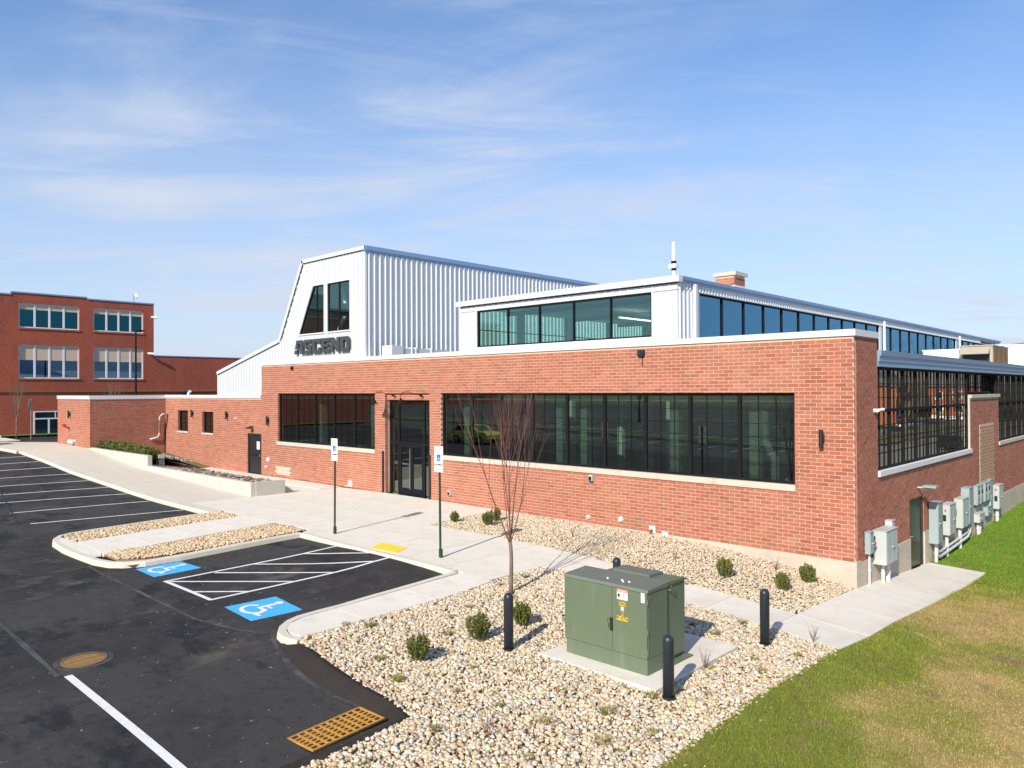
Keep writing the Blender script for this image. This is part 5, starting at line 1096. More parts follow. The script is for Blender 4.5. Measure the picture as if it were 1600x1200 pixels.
for x, z, r, lb in ((-29.43, .83, .13, 'round white vent cap on brick right of the black service door'), (-29.63, .44, .08, 'lower small white vent cap right of the black service door'), (-8.5, .185, .08, 'white square pipe cap low on the brick, left one'), (-7.19, .27, .10, 'white round patch cap low on the brick, right one'), (-33.0, 2.9, .07, 'small white cap on the brick of the low wing')):
    e = empty('vent_cap', lb, 'vent cap'); b2 = MB(); b2.tube([(x, -.05, z), (x, 0, z)], [r*.8, r], 14); b2.build('cap', 'pvc', e); b2 = MB(); b2.tube([(x, -.055, z), (x, -.049, z)], r*.3, 10); b2.build('hub', 'black_paint' if r < .09 else 'pvc', e)
for x, z, lb in ((-6.0, .07, 'left rusty spigot pipe poking from the wall foot'), (-5.55, -.05, 'right black spigot pipe poking from the wall foot')):
    e = empty('spigot', lb, 'spigot'); b2 = MB(); b2.box(x-.11, -.045, z-.08, x+.11, -.004, z+.13); b2.build('mortar_patch', 'pvc', e); b2 = MB(); b2.tube([(x, -.04, z), (x, -.18, z), (x+.03, -.2, z-.07)], .035 if x < -5.8 else .018, 8); b2.build('pipe', 'rust_dark' if x < -5.8 else 'black_paint', e)
# wall stains and repair patches on the masonry
for nm, poly, m in (('mortar_patch', [(-22.6, .03), (-22.25, .10), (-22.15, .34), (-22.0, .38), (-21.85, .2), (-21.9, .05)], 'stone_sill'),):
    b2 = MB(); b2.prism(poly, lambda u, v: (u, -.012, v), lambda u, v: (u, 0.002, v)); b2.build(nm, m, BLD, fixn=True)
for r in range(4):
    for c in range(4+(r % 2)): x = -28.68+c*.31+(.0 if r % 2 else .15); b2 = MB(); b2.box(x, -.008, .15+r*.103, x+.295, 0, .15+r*.103+.09); b2.build('pale_brick', 'stone_sill', BLD)
b2 = MB(); b2.box(-6.37, -.006, 5.12, -6.33, 0, 5.42); b2.build('rust_streak', 'dark_gap', BLD)
# drain pipe at the low block
e = empty('drain_pipe', 'grey wrapped pipe running down the brick corner behind the hedge', 'pipe')
b2 = MB(); b2.tube([(-42.15, -.06, 2.95), (-42.15, -.3, 2.97), (-42.25, -.42, 2.8), (-42.27, -.44, 1.7), (-42.28, -.55, 1.5), (-42.33, -1.0, 1.40)], .06, 10); b2.build('pipe', 'cabinet', e, smooth=True); b2 = MB(); b2.tube([(-42.26, -.43, 2.6), (-42.27, -.44, 1.8)], .068, 10); b2.build('wrap', 'rust_dark', e)
b2 = MB(); b2.tube([(-42.0, -.03, 2.95), (-42.05, -.03, 2.6), (-42.35, -.03, 1.9), (-42.38, -.03, .1)], .022, 6); b2.build('cable', 'black_paint', e)
e = empty('hose_bib', 'red and white fire hose connection on the far brick block', 'hose connection')
b2 = MB(); b2.tube([(-46.9, -4.42, 2.32), (-46.9, -4.66, 2.32), (-46.2, -4.66, 2.28)], .05, 8); b2.build('pipe', 'red', e); b2 = MB(); b2.box(-46.95, -4.5, 2.15, -46.7, -4.42, 2.28); b2.build('plate', 'sign_white', e); b2 = MB(); b2.tube([(-46.25, -4.7, 2.28), (-46.1, -4.7, 2.28)], .10, 8); b2.build('valve', 'red', e)
e = empty('exhaust_hood', 'rounded pale hood low on the far brick block', 'vent hood'); b2 = MB(); b2.tube([(-45.7, -4.45, 1.28), (-45.5, -4.62, 1.32), (-45.2, -4.62, 1.30), (-45.05, -4.5, 1.24)], [.08, .14, .14, .08], 10); b2.build('hood', 'pvc', e, smooth=True); b2 = MB(); b2.box(-45.75, -4.44, 1.1, -45.0, -4.42, 1.42); b2.build('flange', 'pvc', e)
e = empty('security_camera', 'white security camera on the brick beside the tall side windows', 'camera')
b2 = MB(); b2.tube([(0, 1.45, 3.80), (.10, 1.45, 3.80)], .06, 10); b2.build('mount', 'pvc', e); b2 = MB(); b2.tube([(.12, 1.36, 3.81), (.16, 1.70, 3.83)], .045, 10); b2.build('housing', 'sign_white', e)
for zz, zt in ((4.42, 4.6),):
    pass

# ------------------------------------------------------------------ electrical cabinets on the east wall
def cabinet(y0, y1, z0, z1, d, lb, m='cabinet', doors=1, pipe=None, extra=None, off=.03):
    e = empty('electrical_cabinet', lb, 'electrical cabinet', (0, 0, 0), 0, 'electrical boxes on the east wall')
    b2 = MB(); b2.box(off, y0, z0, off+d, y1, z1); b2.build('body', m, e, bevel=.012)
    b2 = MB(); b2.box(off-.03, y0+.05, z1-.25, off, y1-.05, z1-.2); b2.box(off-.03, y0+.05, z0+.1, off, y1-.05, z0+.15); b2.build('mounting_strut', 'chrome', e)
    k = doors; w = (y1-y0-.04)/k
    for i in range(k): b2 = MB(); b2.box(off+d+.001, y0+.02+w*i+.004, z0+.02, off+d+.014, y0+.02+w*(i+1)-.004, z1-.03); b2.build('door', m, e, bevel=.004)
    b2 = MB(); b2.box(off-.002, y0-.012, z1+.001, off+d+.03, y1+.012, z1+.016); b2.build('rain_lid', m, e)
    yh = y0+w+.02 if k == 2 else y0+.1
    b2 = MB(); b2.tube([(off+d+.015, yh, (z0+z1)/2), (off+d+.05, yh, (z0+z1)/2), (off+d+.05, yh+.14, (z0+z1)/2)], .012, 6); b2.tube([(off+d+.02, yh, (z0+z1)/2-.02), (off+d+.02, yh, (z0+z1)/2-.12)], .018, 6); b2.build('handle', 'chrome', e)
    for (py, pr) in (pipe or []):
        g_ = h(.15, py)-.05; b2 = MB(); b2.tube([(off+d*.5, py, z0+.01), (off+d*.5, py, g_)], pr, 10); b2.tube([(off+d*.5, py, (z0+g_)/2-.02), (off+d*.5, py, (z0+g_)/2+.04)], pr+.012, 10); b2.build('conduit', 'pvc', e, smooth=False)
    for (nm, a, mm) in (extra or []): b2 = MB(); b2.box(*a); b2.build(nm, mm, e)
    return e
cabinet(.55, .84, .12, .68, .13, 'small blue grey switch box with red lever nearest the building corner', 'cabinet_blue', 1, [(.70, .03)], [('lever', (.165, .845, .34, .20, .93, .40), 'red'), ('lever_arm', (.17, .85, .44, .19, .88, .56), 'black_paint')])
cabinet(1.17, 2.11, -.24, .64, .33, 'large pale grey double door cabinet between corner and green door', 'cabinet', 2, [(1.45, .045), (1.85, .06)])
cabinet(2.15, 2.40, .35, .78, .18, 'small pale box behind the large grey cabinet near the green door', 'cabinet')
cabinet(6.41, 6.96, -.49, .79, .26, 'tall pale green cabinet first to the right of the green door', 'cabinet_blue', 1, [(6.7, .05)])
cabinet(7.75, 8.55, -.41, .58, .27, 'grey cabinet second to the right of the green door', 'cabinet', 2, [(7.95, .055)], [('meter', (.10, 7.735, .05, .2, 7.749, .25), 'black_paint'), ('red_tag', (.16, 7.738, .36, .20, 7.749, .43), 'red')])
cabinet(9.45, 10.30, -.41, .58, .27, 'grey double door cabinet in the middle of the cabinet row', 'cabinet', 2, [(9.65, .06)], [('meter', (.02, 9.42, .0, .12, 9.449, .22), 'black_paint')])
cabinet(10.42, 11.05, -.40, .86, .26, 'tall cabinet directly behind the middle double door cabinet', 'cabinet_blue')
for i, y in enumerate((12.26, 12.78, 13.5, 14.0)):
    cabinet(y, y+.38, .04, .75, .14, 'slim meter box %s the square trough' % ['with red tag, left above', 'with dark dials, middle left above', 'with round meter, middle right above', 'with plain cover, right above'][i], 'cabinet_blue', 1, None, [('meter', (.172, y+.1, .42, .20, y+.26, .58), 'black_paint'), ('red_tag', (.172, y+.1, .27, .182, y+.18, .34), 'red')])
cabinet(12.26, 13.1, -.60, -.29, .2, 'low square wiring trough beneath the meter boxes', 'cabinet', 1, [(12.5, .05), (12.75, .05)])
cabinet(13.9, 14.75, -.56, -.22, .14, 'second low wiring trough further along beneath the meters', 'cabinet_blue', 1)
cabinet(14.5, 14.95, -.5, .78, .12, 'tall narrow cabinet at the end of the meter boxes', 'cabinet_blue')
cabinet(15.5, 16.33, -.47, .47, .22, 'last grey cabinet of the row under the brick pilaster', 'cabinet', 2, [(15.75, .06)], [('red_tag', (.12, 15.485, .26, .17, 15.499, .34), 'red'), ('meter', (.10, 15.47, -.15, .2, 15.499, .05), 'black_paint')])
e = empty('conduit_run', 'pair of white pipes curving along the wall foot below the cabinets', 'pipe')
for k, (r, dz) in enumerate(((.055, 0), (.045, .16))):
    b2 = MB(); b2.tube([(.16, 6.75+.05*k, -.5), (.16, 6.75, -.85+dz), (.17, 6.95, -.99+dz), (.17, 7.6, -.98+dz), (.17, 9.4, -.93+dz), (.17, 10.6, -.88+dz), (.17, 11.0, -.75+dz), (.17, 11.1, -.4)], r, 10); b2.build('pipe', 'pvc', e, smooth=True)
b2 = MB(); b2.tube([(.40, 2.0, .05), (.36, 2.25, -.1), (.2, 2.5, -.25), (.04, 2.65, -.3)], .008, 5); b2.build('cable', 'pvc', e)

# ================================================================== rooftop things
e = empty('rooftop_duct', 'low white metal duct on the roof beside the tall ribbed hall', 'duct')
b2 = MB(); b2.box(-20.45, .60, 5.33, -19.75, 1.25, 6.40); b2.build('riser', 'metal_trim', e, bevel=.01); b2 = MB(); b2.box(-20.40, 1.251, 5.6, -19.80, 4.0, 6.30); b2.build('trunk_duct', 'duct', e)
for y in (1.75, 1.98, 2.9): b2 = MB(); b2.box(-20.44, y, 5.56, -19.76, y+.06, 6.34); b2.build('flange', 'metal_trim', e)
e = empty('antenna', 'white rod antenna on the front edge of the upper roof', 'antenna', (-5.81, 1.0, 7.86))
b2 = MB(); b2.tube([(0, 0, 0), (0, 0, .52)], .055, 10); b2.build('mast', 'sign_white', e); b2 = MB(); b2.tube([(0, 0, .60), (0, 0, 1.2)], .06, 10); b2.build('radome', 'sign_white', e)
b2 = MB(); b2.tube([(0, 0, .30), (0, 0, .36)], .075, 10); b2.tube([(0, 0, .521), (0, 0, .599)], .085, 10); b2.build('clamp', 'black_metal', e); b2 = MB(); b2.box(-.13, -.10, .37, .13, .10, .50); b2.build('bracket', 'sign_white', e)
e = empty('chimney', 'short red brick chimney with white cap on the upper roof', 'chimney', (0, 0, 0))
cy = 8.0; b2 = MB(); b2.box(-8.12, cy, 7.87, -7.27, cy+.9, 8.55); b2.build('flashing', 'metal_trim', e)
ch_w = brickwall((-8.10, cy-.022), (1, 0), (0, -1), .81, 8.55, 8.93, [], parent=e, name='stack', back=.1); ch_w = brickwall((-7.27, cy-.0), (0, 1), (1, 0), .88, 8.55, 8.93, [], parent=e, name='stack', back=.1)
b2 = MB(); b2.box(-8.17, cy-.08, 8.935, -7.19, cy+.98, 9.08); b2.build('cap', 'stone_sill', e); b2 = MB(); b2.box(-7.7, cy+.3, 9.08, -7.35, cy+.6, 9.14); b2.build('flue', 'metal_trim', e)
def unit(x0, x1, y0, y1, z0, z1, lb, m, hood=False):
    e = empty('rooftop_unit', lb, 'rooftop unit', (0, 0, 0), 0, 'air handling units on the side roof')
    b2 = MB(); b2.box(x0, y0, z0, x1, y1, z1); b2.build('casing', m, e, bevel=.02); b2 = MB(); b2.box(x0-.04, y0-.04, z1+.001, x1+.04, y1+.04, z1+.05); b2.build('lid', m, e)
    k = max(2, int((x1-x0)/.55))
    for i in range(1, k): xx = x0+(x1-x0)*i/k; b2 = MB(); b2.box(xx-.012, y0-.012, z0+.05, xx+.012, y0-.001, z1-.03); b2.build('panel_joint', 'dark_gap' if not hood else m, e)
    if hood:
        b2 = MB(); b2.prism([(y0-.001, z1-.05), (y0-.45, z1-.38), (y0-.001, z1-.38)], lambda u, v: (x0+.1, u, v), lambda u, v: (x1-.1, u, v)); b2.build('hood', m, e, fixn=True)
        b2 = MB(); b2.box(x0+.12, y0-.02, z0+.28, x1-.12, y0-.001, z1-.39); b2.build('louvre', 'dark_gap', e)
        for i in range(3): y = y0+.15+i*(y1-y0-.3)/3; b2 = MB(); b2.box(x1+.001, y, z0+.08, x1+.02, y+(y1-y0-.5)/3, z1-.1); b2.build('side_panel', 'rust_dark', e)
    return e
unit(-4.15, -2.55, 22.0, 24.0, 5.33, 6.26, 'white rooftop unit behind the tan one at the side roof', 'sign_white')
unit(-2.30, -.95, 21.0, 24.5, 5.33, 6.36, 'tan rooftop unit with a dark louvred hood on the side roof', 'tan_metal', True)
unit(-2.4, -.55, 26.5, 31, 5.33, 6.60, 'white rooftop unit right of the tan one on the side roof', 'sign_white')
e = empty('roof_fan', 'small exhaust fan on the low wing roof', 'roof fan', (-51, 5.5, 3.8)) if False else empty('roof_fan', 'small grey exhaust fan and pipe on the low wing roof', 'roof fan', (-46.9, 3.2, 3.8))
b2 = MB(); b2.tube([(0, 0, 0), (0, 0, .35), (0, 0, .5), (0, 0, .62)], [.2, .2, .32, .12], 12); b2.build('cowl', 'black_metal', e); b2 = MB(); b2.tube([(.5, 0, 0), (.5, 0, .5), (.75, 0, .62)], .10, 8); b2.build('pipe', 'metal_trim', e)

# ================================================================== older brick building on the left
OB = empty('factory_building', 'old three storey dark red brick building with white framed windows', 'building')
XB = -63.0
def obox(nm, a, m='brick_old', p=OB): b2 = MB(); b2.box(*a); return b2.build(nm, m, p)
bays = [(2.30, 6.38), (-3.17, 1.22), (-9.3, -4.9), (-15.4, -11.0), (-21.5, -17.1)]; rows = [(9.59, 11.58, .42), (5.52, 8.24, 1.15)]
ys = sorted({-30, 7.27, *[v for b in bays for v in b]}); zs = sorted({.8, 12.2, *[v for r in rows for v in r[:2]]})
b2 = MB()
for i in range(len(ys)-1):
    for j in range(len(zs)-1):
        yc, zc = (ys[i]+ys[i+1])/2, (zs[j]+zs[j+1])/2
        if any(b[0] < yc < b[1] for b in bays) and any(r[0] < zc < r[1] for r in rows): continue
        b2.box(XB-.35, ys[i], zs[j], XB, ys[i+1], zs[j+1])
b2.build('wall', 'brick_old', OB)
obox('wall', (XB-20, 6.92, .8, XB-.351, 7.27, 12.2)); obox('roof', (XB-20, -30, 12.0, XB-.36, 6.9, 12.15), 'roofing'); obox('wall', (XB-20, -30.3, .8, XB, -30.001, 12.2))
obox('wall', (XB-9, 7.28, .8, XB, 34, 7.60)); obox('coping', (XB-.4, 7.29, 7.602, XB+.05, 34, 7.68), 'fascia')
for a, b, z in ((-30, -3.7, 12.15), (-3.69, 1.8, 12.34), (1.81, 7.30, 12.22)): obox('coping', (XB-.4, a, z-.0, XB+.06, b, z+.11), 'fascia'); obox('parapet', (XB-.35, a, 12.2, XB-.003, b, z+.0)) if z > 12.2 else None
obox('ledge', (XB+.001, -30, 4.40, XB+.10, 34, 4.52), 'rust_dark'); obox('interior_wall', (XB-3, -29.9, .9, XB-2.9, 6.8, 12), 'interior')
obox('wall_scar', (XB+.001, -4, 4.2, XB+.015, 3, 4.395), 'house_brick')
for bi, (a, b) in enumerate(bays):
    for ri, (z0, z1, sh) in enumerate(rows):
        b2 = MB(); f_ = .09; x_ = XB-.12
        b2.box(x_-.08, a, z0, x_, a+f_, z1); b2.box(x_-.08, b-f_, z0, x_, b, z1); b2.box(x_-.08, a+f_, z0, x_, b-f_, z0+f_); b2.box(x_-.08, a+f_, z1-f_, x_, b-f_, z1)
        w = b2.build('window', 'frame_white', OB); lw = (b-a-2*f_)/4
        for i in range(4):
            s = a+f_+lw*i; 
            if i: m_ = MB(); m_.box(x_-.08, s-.07, z0+f_, x_+.01, s+.07, z1-f_); m_.build('mullion', 'frame_white', w)
            g = MB(); g.box(x_-.05, s+.07*(i > 0), z0+f_, x_-.044, s+lw-.07*(i < 3), z1-sh-f_); g.build('pane', 'glass_teal' if ri == 0 else 'glass_dark', w)
            g = MB(); g.box(x_-.06, s+.07*(i > 0), z1-sh-f_+.001, x_-.02, s+lw-.07*(i < 3), z1-f_); g.build('panel', 'shade_peach', w)
        m_ = MB(); m_.box(x_-.1, a-.05, z0-.12, XB+.06, b+.05, z0-.002); m_.build('sill', 'house_brick', w)
dd = obox('door', (XB+.001, -2.15, .85, XB+.05, .9, 2.86), 'frame_white')
for y0, y1, z0, z1 in ((-2.05, -1.15, 1.0, 2.2), (-1.0, -.1, 1.0, 2.2), (.02, .8, 1.0, 2.2), (-2.05, -.65, 2.32, 2.78), (-.55, .8, 2.32, 2.78)): obox('pane', (XB+.051, y0, z0, XB+.06, y1, z1), 'glass_dark', dd)
e = empty('satellite_dish', 'small white dish antenna on the old brick building roof', 'dish', (-64.5, 6.1, 12.2)); b2 = MB(); b2.tube([(0, 0, 0), (0, 0, 1.0)], .05, 8); b2.build('mast', 'chrome', e); b2 = MB(); b2.tube([(.0, .08, .8), (.0, .16, .82), (.0, .26, .86)], [.05, .16, .26], 12); b2.build('dish', 'sign_white', e)
for y, z, lb in ((7.05, 11.1, 'upper white camera on the corner of the old brick building'), (6.75, 7.85, 'lower white camera on the face of the old brick building')):
    e = empty('security_camera', lb, 'camera'); b2 = MB(); b2.tube([(XB, y, z), (XB+.4, y, z)], .05, 6); b2.build('arm', 'pvc', e); b2 = MB(); b2.tube([(XB+.3, y-.1, z-.05), (XB+.5, y+.35, z-.08)], .11, 8); b2.build('housing', 'sign_white', e)
e = empty('lamp_post', 'tall slim black lamp post in front of the old brick building', 'lamp post', (-52, 1.7, .85)); b2 = MB(); b2.tube([(0, 0, 0), (0, 0, 8.0)], [.09, .06], 10); b2.build('pole', 'black_metal', e)
b2 = MB(); b2.tube([(0, 0, 8.0), (.2, .1, 8.12), (.35, .15, 8.1)], .04, 6); b2.build('arm', 'black_metal', e); b2 = MB(); b2.box(.1, -.05, 8.02, .75, .35, 8.12); b2.build('head', 'black_metal', e)
e = empty('stop_sign', 'back of an octagonal road sign on a post by the far kerb', 'sign', (-58.0, -3.58, 1.0), math.radians(-28)); b2 = MB(); b2.tube([(0, 0, -.2), (0, 0, 2.9)], .035, 6); b2.build('post', 'chrome', e)
b2 = MB(); b2.prism([(.42*math.cos(PI/8+k*PI/4), 2.45+.42*math.sin(PI/8+k*PI/4)) for k in range(8)], lambda u, v: (u, -.05, v), lambda u, v: (u, -.04, v)); b2.build('plate', 'cabinet', e, fixn=True)
t1 = bare_tree(31, 4.3, 1.5, .05, .9, 6, 'twig_far', 'twig_far', levels=2); t1.location = (-60.5, -3.9, .95); tag(t1, 'small pale leafless tree on the verge before the old brick building', 'tree')
t1 = bare_tree(37, 4.0, .3, .05, .5, 8, 'twig_far', 'twig_far', levels=1); t1.location = (-55, 1.2, .9); tag(t1, 'upright bare twigs rising behind the low wing roof', 'tree')

# ================================================================== cars
def car(loc, rz, m, lb):
    e = empty('parked_car', lb, 'car', loc, rz)
    prof = [(-2.1, .35), (2.1, .35), (2.15, .75), (1.95, .88), (1.0, .98), (.45, 1.42), (-1.25, 1.45), (-1.95, 1.0), (-2.12, .9)]
    b2 = MB(); b2.prism(prof, lambda u, v: (u, -.86, v), lambda u, v: (u, .86, v)); b2.build('body', m, e, fixn=True, bevel=.05)
    for s in (-1, 1):
        for P_ in ([(.85, .98), (.40, 1.34), (-.30, 1.36), (-.30, .98)], [(-.40, .98), (-.40, 1.36), (-1.15, 1.36), (-1.6, 1.0)]): b2 = MB(); b2.prism(P_, lambda u, v: (u, s*.862, v), lambda u, v: (u, s*.872, v)); b2.build('side_window', 'glass_dark', e, fixn=True)
        for x in (-1.3, 1.3):
            b2 = MB(); b2.tube([(x, s*.70, .33), (x, s*.89, .33)], .33, 16); w = b2.build('wheel', 'rubber', e); b2 = MB(); b2.tube([(x, s*.885, .33), (x, s*.90, .33)], .19, 12); b2.build('rim', 'chrome', w)
        b2 = MB(); b2.box(2.05, s*.75-.14, .62, 2.18, s*.75+.14, .76); b2.build('headlight', 'sign_white', e)
    b2 = MB(); b2.hexa([(1.0, -.7, 1.0), (1.0, .7, 1.0), (.97, .7, .99), (.97, -.7, .99)], [(.52, -.62, 1.40), (.52, .62, 1.40), (.47, .62, 1.38), (.47, -.62, 1.38)]); b2.build('windscreen', 'glass_dark', e, fixn=True)
    return e
car((-51.2, -9.35, ha(-51, -9)), math.radians(90), 'car_black', 'black car parked at the far left end of the parking row')
car((-36.5, -21.5, ha(-36, -21)), math.radians(0), 'car_yellow', 'yellow car out in the car park reflected in the long window')
car((15.5, 34, h(18, 30)-.08), math.radians(90), 'car_white', 'white car on the street reflected in the side windows')
car((11, 58, h(16, 50)-.08), math.radians(90), 'car_black', 'black car on the street reflected in the side windows')

# ================================================================== surroundings seen in the glass
for k in range(14):
    e = empty('wheel_stop', 'white concrete wheel stop in the row beyond the grass island', 'wheel stop', (-15.3-2.7*k, -41.2, ha(-15-2.7*k, -41)), 0, 'wheel stops in the far parking row'); b2 = MB(); b2.prism([(-.1, 0), (.1, 0), (.06, .13), (-.06, .13)], lambda u, v: (-.9, u, v), lambda u, v: (.9, u, v)); b2.build('block', 'sign_white', e, fixn=True)
FB = empty('warehouse', 'long red brick warehouse across the car park reflected in the gable glass', 'building')
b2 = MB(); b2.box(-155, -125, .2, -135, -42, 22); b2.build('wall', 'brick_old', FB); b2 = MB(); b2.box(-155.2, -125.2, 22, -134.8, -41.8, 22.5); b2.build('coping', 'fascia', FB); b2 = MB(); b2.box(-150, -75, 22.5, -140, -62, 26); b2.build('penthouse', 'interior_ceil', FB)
for i in range(8):
    for z in (2.5, 8.2, 14): b2 = MB(); b2.box(-135.0, -120+i*9.5, z, -134.9, -115.5+i*9.5, z+2.6); b2.build('window', 'glass_dark', FB)
def house(x, y, w, d, hh, lb, rz=0):
    e = empty('house', lb, 'house', (x, y, h(x, y)), rz)
    b2 = MB(); b2.box(-w/2, -d/2, -.5, w/2, d/2, hh); b2.build('wall', 'house_brick', e)
    b2 = MB(); b2.prism([(-w/2-.4, hh), (w/2+.4, hh), (0, hh+w*.32)], lambda u, v: (u, -d/2-.3, v), lambda u, v: (u, d/2+.3, v)); b2.build('roof', 'roof_grey', e, fixn=True)
    for i in range(3):
        for z in (.9, 3.6):
            if z+1.5 < hh: b2 = MB(); yy = -d/2+d*(i+.5)/3; b2.box(-w/2-.05, yy-.55, z, -w/2-.001, yy+.55, z+1.5); f_ = b2.build('window', 'frame_white', e); b2 = MB(); b2.box(-w/2-.06, yy-.42, z+.12, -w/2-.051, yy+.42, z+1.38); b2.build('pane', 'glass_dark', f_)
    b2 = MB(); b2.box(-w/2-1.6, -d/2, -.3, -w/2-.06, d/2, .3); b2.build('porch', 'sign_white', e)
for i, (x, y, a) in enumerate(((31, 24, 0), (31, 42, 0), (32, 62, 0), (31, 84, 0), (33, 108, 0), (36, 6, 0), (12, 150, 90), (30, 150, 90))): house(x, y, 8, 10, 6, ['brick house with porch across the street, %s along' % s for s in ('second', 'third', 'fourth', 'fifth', 'sixth', 'first')+('far end', 'farthest')][i], math.radians(a))
bt = bare_tree(51, 9.5, 2.2, .16, 1.2, 6, 'bark', 'twig_far', levels=3, n=5); bt.name = 'street_tree'
TL = [(19.5, 14), (19.2, 27), (19.6, 40), (19.4, 56), (19.5, 75), (24.5, 18), (24.2, 34), (24.6, 52), (24.3, 72), (24, 95), (19.5, 98), (7, 78), (7.3, 100), (3, 135), (-20, -52), (-44, -56), (-66, -60), (12, 2), (25, 4)]
for i, (x, y) in enumerate(TL):
    o = bt if i == 0 else dup(bt, None); o.location = (x, y, h(x, y)-.05); o.rotation_euler = (0, 0, i*2.4); s = .85+.3*((i*37) % 10)/10; o.scale = (s, s, s)
    tag(o, 'large leafless street tree reflected in the building glass', 'tree', 'leafless trees along the street')
b2 = MB(); gxx = [(-300+i*20) for i in range(40)]
for i in range(900):
    a = random.uniform(-.45*PI, .62*PI); R0 = random.uniform(170, 260); x, y = R0*math.cos(a), R0*math.sin(a); H_ = random.uniform(5, 11); w = random.uniform(3, 6); z = -2.6
    c = random.choice([(.10, .07, .05), (.13, .09, .07), (.08, .07, .04), (.05, .07, .03)])
    b2.tube([(x, y, z), (x, y, z+H_*.35), (x, y, z+H_*.7), (x, y, z+H_)], [w*.5, w, w*.75, w*.1], 6, False, c)
b2.build('woodland', 'leaf', kind='stuff')

# print converted to real meshes
dg = bpy.context.evaluated_depsgraph_get()
for o in [o for o in bpy.data.objects if o.type == 'FONT']:
    me = bpy.data.meshes.new_from_object(o.evaluated_get(dg)); n_ = bpy.data.objects.new('lettering', me); COL.objects.link(n_); n_.parent = o.parent; n_.location = o.location; n_.rotation_euler = o.rotation_euler
    bpy.data.objects.remove(o)
# ================================================================== gravel stones
ico_v = []; t_ = (1+5**.5)/2
for a in (-1, 1):
    for b in (-t_, t_): ico_v += [(a, b, 0), (0, a, b), (b, 0, a)]
bm_ = bmesh.new(); bmesh.ops.create_icosphere(bm_, subdivisions=1, radius=1); bm_.verts.ensure_lookup_table()
IV = np.array([v.co[:] for v in bm_.verts]); IF = np.array([[v.index for v in f.verts] for f in bm_.faces]); bm_.free()
SV = []
for k in range(10):
    q = IV*(1+rng.uniform(-.28, .28, (len(IV), 1))); q *= np.array([1, rng.uniform(.62, .95), rng.uniform(.45, .75)]); SV.append(q)
SC = .97*np.array([(.68, .55, .38), (.62, .47, .30), (.70, .61, .48), (.56, .41, .24), (.58, .50, .41), (.50, .43, .35), (.74, .68, .58), (.64, .46, .25), (.42, .31, .20), (.70, .57, .36), (.36, .32, .28), (.64, .41, .24)])
SP = np.array([16, 13, 15, 7, 9, 5, 9, 7, 4, 10, 2, 3.]); SP /= SP.sum()
def stones(name, poly, dens, smin, smax, excl=(), cmul=.95, nearf=None, wmul=(1, 1, 1)):
    xs = [p[0] for p in poly]; ys = [p[1] for p in poly]; A_ = (max(xs)-min(xs))*(max(ys)-min(ys)); n = int(A_*dens)
    x = rng.uniform(min(xs), max(xs), n); y = rng.uniform(min(ys), max(ys), n); k = inside(x, y, poly)
    for (a, b, c, d) in excl: k &= ~((x > a) & (x < c) & (y > b) & (y < d))
    if nearf is not None: k &= nearf(x, y)
    x, y = x[k], y[k]; n = len(x); z = H(x, y)
    s = np.exp(rng.uniform(math.log(smin), math.log(smax), n)); lay = rng.random(n); z = z-.045+lay*.035+s*.15
    vi = rng.integers(0, 10, n); V0 = np.array(SV)[vi]*s[:, None, None]
    yaw_, tl, tx = rng.uniform(0, 2*PI, n), rng.normal(0, .5, n), rng.uniform(0, 2*PI, n)
    cy_, sy_ = np.cos(yaw_), np.sin(yaw_); ct, st = np.cos(tl), np.sin(tl)
    X, Y, Z = V0[..., 0], V0[..., 1], V0[..., 2]
    Y2 = Y*ct[:, None]-Z*st[:, None]; Z2 = Y*st[:, None]+Z*ct[:, None]; X3 = X*cy_[:, None]-Y2*sy_[:, None]; Y3 = X*sy_[:, None]+Y2*cy_[:, None]
    V = np.stack([X3+x[:, None], Y3+y[:, None], Z2+z[:, None]], -1).reshape(-1, 3); nv = len(IV)
    F = (IF[None]+np.arange(n)[:, None, None]*nv).reshape(-1, 3)
    me = bpy.data.meshes.new(name); me.vertices.add(len(V)); me.vertices.foreach_set('co', V.astype('f').ravel())
    me.loops.add(F.size); me.loops.foreach_set('vertex_index', F.astype('i').ravel()); me.polygons.add(len(F)); me.polygons.foreach_set('loop_start', np.arange(0, F.size, 3, dtype='i'))
    c = SC[rng.choice(len(SC), n, p=SP)]*rng.uniform(.8, 1.15, (n, 1))*cmul*np.array(wmul); c = np.clip(c, 0, .85); at = me.color_attributes.new('tint', 'FLOAT_COLOR', 'POINT')
    at.data.foreach_set('color', np.repeat(np.c_[c, np.ones(n)], nv, 0).astype('f').ravel()); me.update(calc_edges=True); me.validate()
    me.materials.append(M['stone']); o = bpy.data.objects.new(name, me); COL.objects.link(o); o['kind'] = 'stuff'; return n
PADX = (-2.18, -9.75, .31, -6.92)
tot = stones('gravel', BED1, 620, .020, .046, [PADX], nearf=lambda x, y: y > -17)
tot += stones('gravel', BED1, 60, .044, .062, [PADX], nearf=lambda x, y: y > -17)
tot += stones('gravel', BED2, 560, .020, .042)
tot += stones('gravel', BED3, 460, .03, .060, wmul=(.98, .90, .78)); tot += stones('gravel', BED4, 460, .03, .060, wmul=(.98, .90, .78))
b2 = MB()
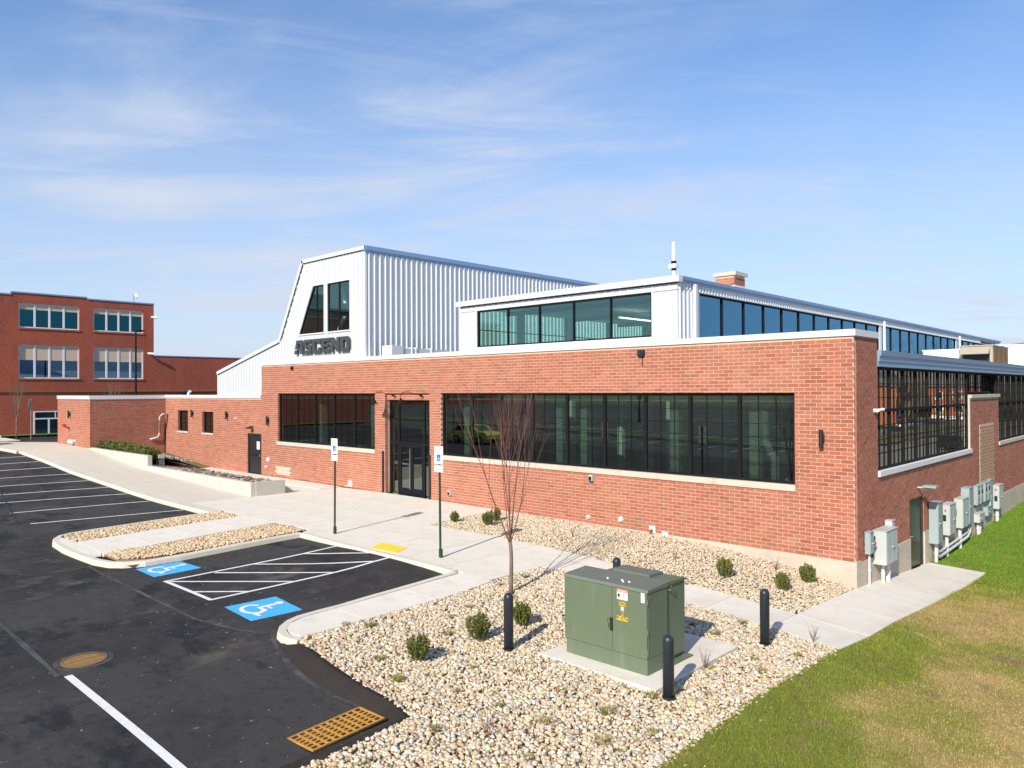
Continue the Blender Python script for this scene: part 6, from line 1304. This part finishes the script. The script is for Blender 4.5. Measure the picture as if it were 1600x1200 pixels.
for i in range(1500):
    if i % 3: x = random.uniform(-5.6, 1.6); y = random.uniform(-15, -5.2)
    else: x = random.uniform(-12, 0); y = random.uniform(-3.7, -.1)
    if -2.2 < x < .33 and -9.8 < y < -6.9: continue
    if x < -1.9 and y < -12.4: continue
    s_ = random.uniform(.008, .022); a = random.uniform(0, 6.28); z = h(x, y)+random.uniform(.0, .02); c, q = math.cos(a)*s_, math.sin(a)*s_
    b2.add([(x-c, y-q, z), (x+q*.6, y-c*.6, z+.006), (x+c, y+q, z+.004), (x-q*.6, y+c*.6, z+.01)], [(0, 1, 2, 3)], random.choice([(.20, .10, .04), (.13, .07, .03), (.30, .18, .08), (.07, .05, .03)]))
b2.build('leaf_litter', 'leaf', kind='stuff')
# a few strays on berm and lawn edge
stones('gravel', [(1.36, -14), (1.36, -5.2), (1.50, -5.2), (1.52, -14)], 260, .012, .040)
stones('gravel', [(1.45, -14), (1.45, -5.2), (1.9, -5.2), (1.9, -14)], 22, .010, .028)
stones('gravel', [(-12.6, -4.1), (-12.6, -3.75), (1.2, -3.75), (1.2, -4.1)], 10, .008, .02); stones('gravel', [(-6.1, -12), (-5.75, -12), (-5.75, -5.6), (-6.1, -5.6)], 14, .008, .02)
# ================================================================== grass blades
def blades(n, x0, x1, y0, y1, hmin, hmax, w):
    x = rng.uniform(x0, x1, n); y = rng.uniform(y0, y1, n)
    k = inside(x, y, LAWN)&(x < 1.3+(28-y)*.17+1.0)
    x, y = x[k], y[k]; n = len(x); d = dryness(x, y); z = H(x, y)-.012
    L = rng.uniform(hmin, hmax, n)*(1-.45*d); a = rng.uniform(0, 2*PI, n); ln = rng.uniform(.1, .9, n)+d*.6
    ca, sa = np.cos(a), np.sin(a); V = np.empty((n, 3, 3)); V[:, 0] = np.stack([x-w*sa, y+w*ca, z], -1); V[:, 1] = np.stack([x+w*sa, y-w*ca, z], -1); V[:, 2] = np.stack([x+ca*L*ln, y+sa*L*ln, z+L], -1)
    V = V.reshape(-1, 3); me = bpy.data.meshes.new('grass'); me.vertices.add(len(V)); me.vertices.foreach_set('co', V.astype('f').ravel()); me.loops.add(len(V)); me.loops.foreach_set('vertex_index', np.arange(len(V), dtype='i'))
    me.polygons.add(n); me.polygons.foreach_set('loop_start', np.arange(0, len(V), 3, dtype='i')); c = lawncol(x, y)*rng.uniform(.5, 1.6, (n, 1)); c[:, 0] *= rng.uniform(.85, 1.2, n)
    at = me.color_attributes.new('tint', 'FLOAT_COLOR', 'POINT'); at.data.foreach_set('color', np.repeat(np.c_[c, np.ones(n)], 3, 0).astype('f').ravel()); me.update(calc_edges=True)
    me.materials.append(M['blade']); o = bpy.data.objects.new('grass', me); COL.objects.link(o); o['kind'] = 'stuff'; return n
nb_ = blades(330000, 1.32, 7.5, -15, 4, .02, .055, .004); nb_ += blades(160000, 0, 5, 4, 26, .03, .06, .006)
print('stones', tot, 'blades', nb_)
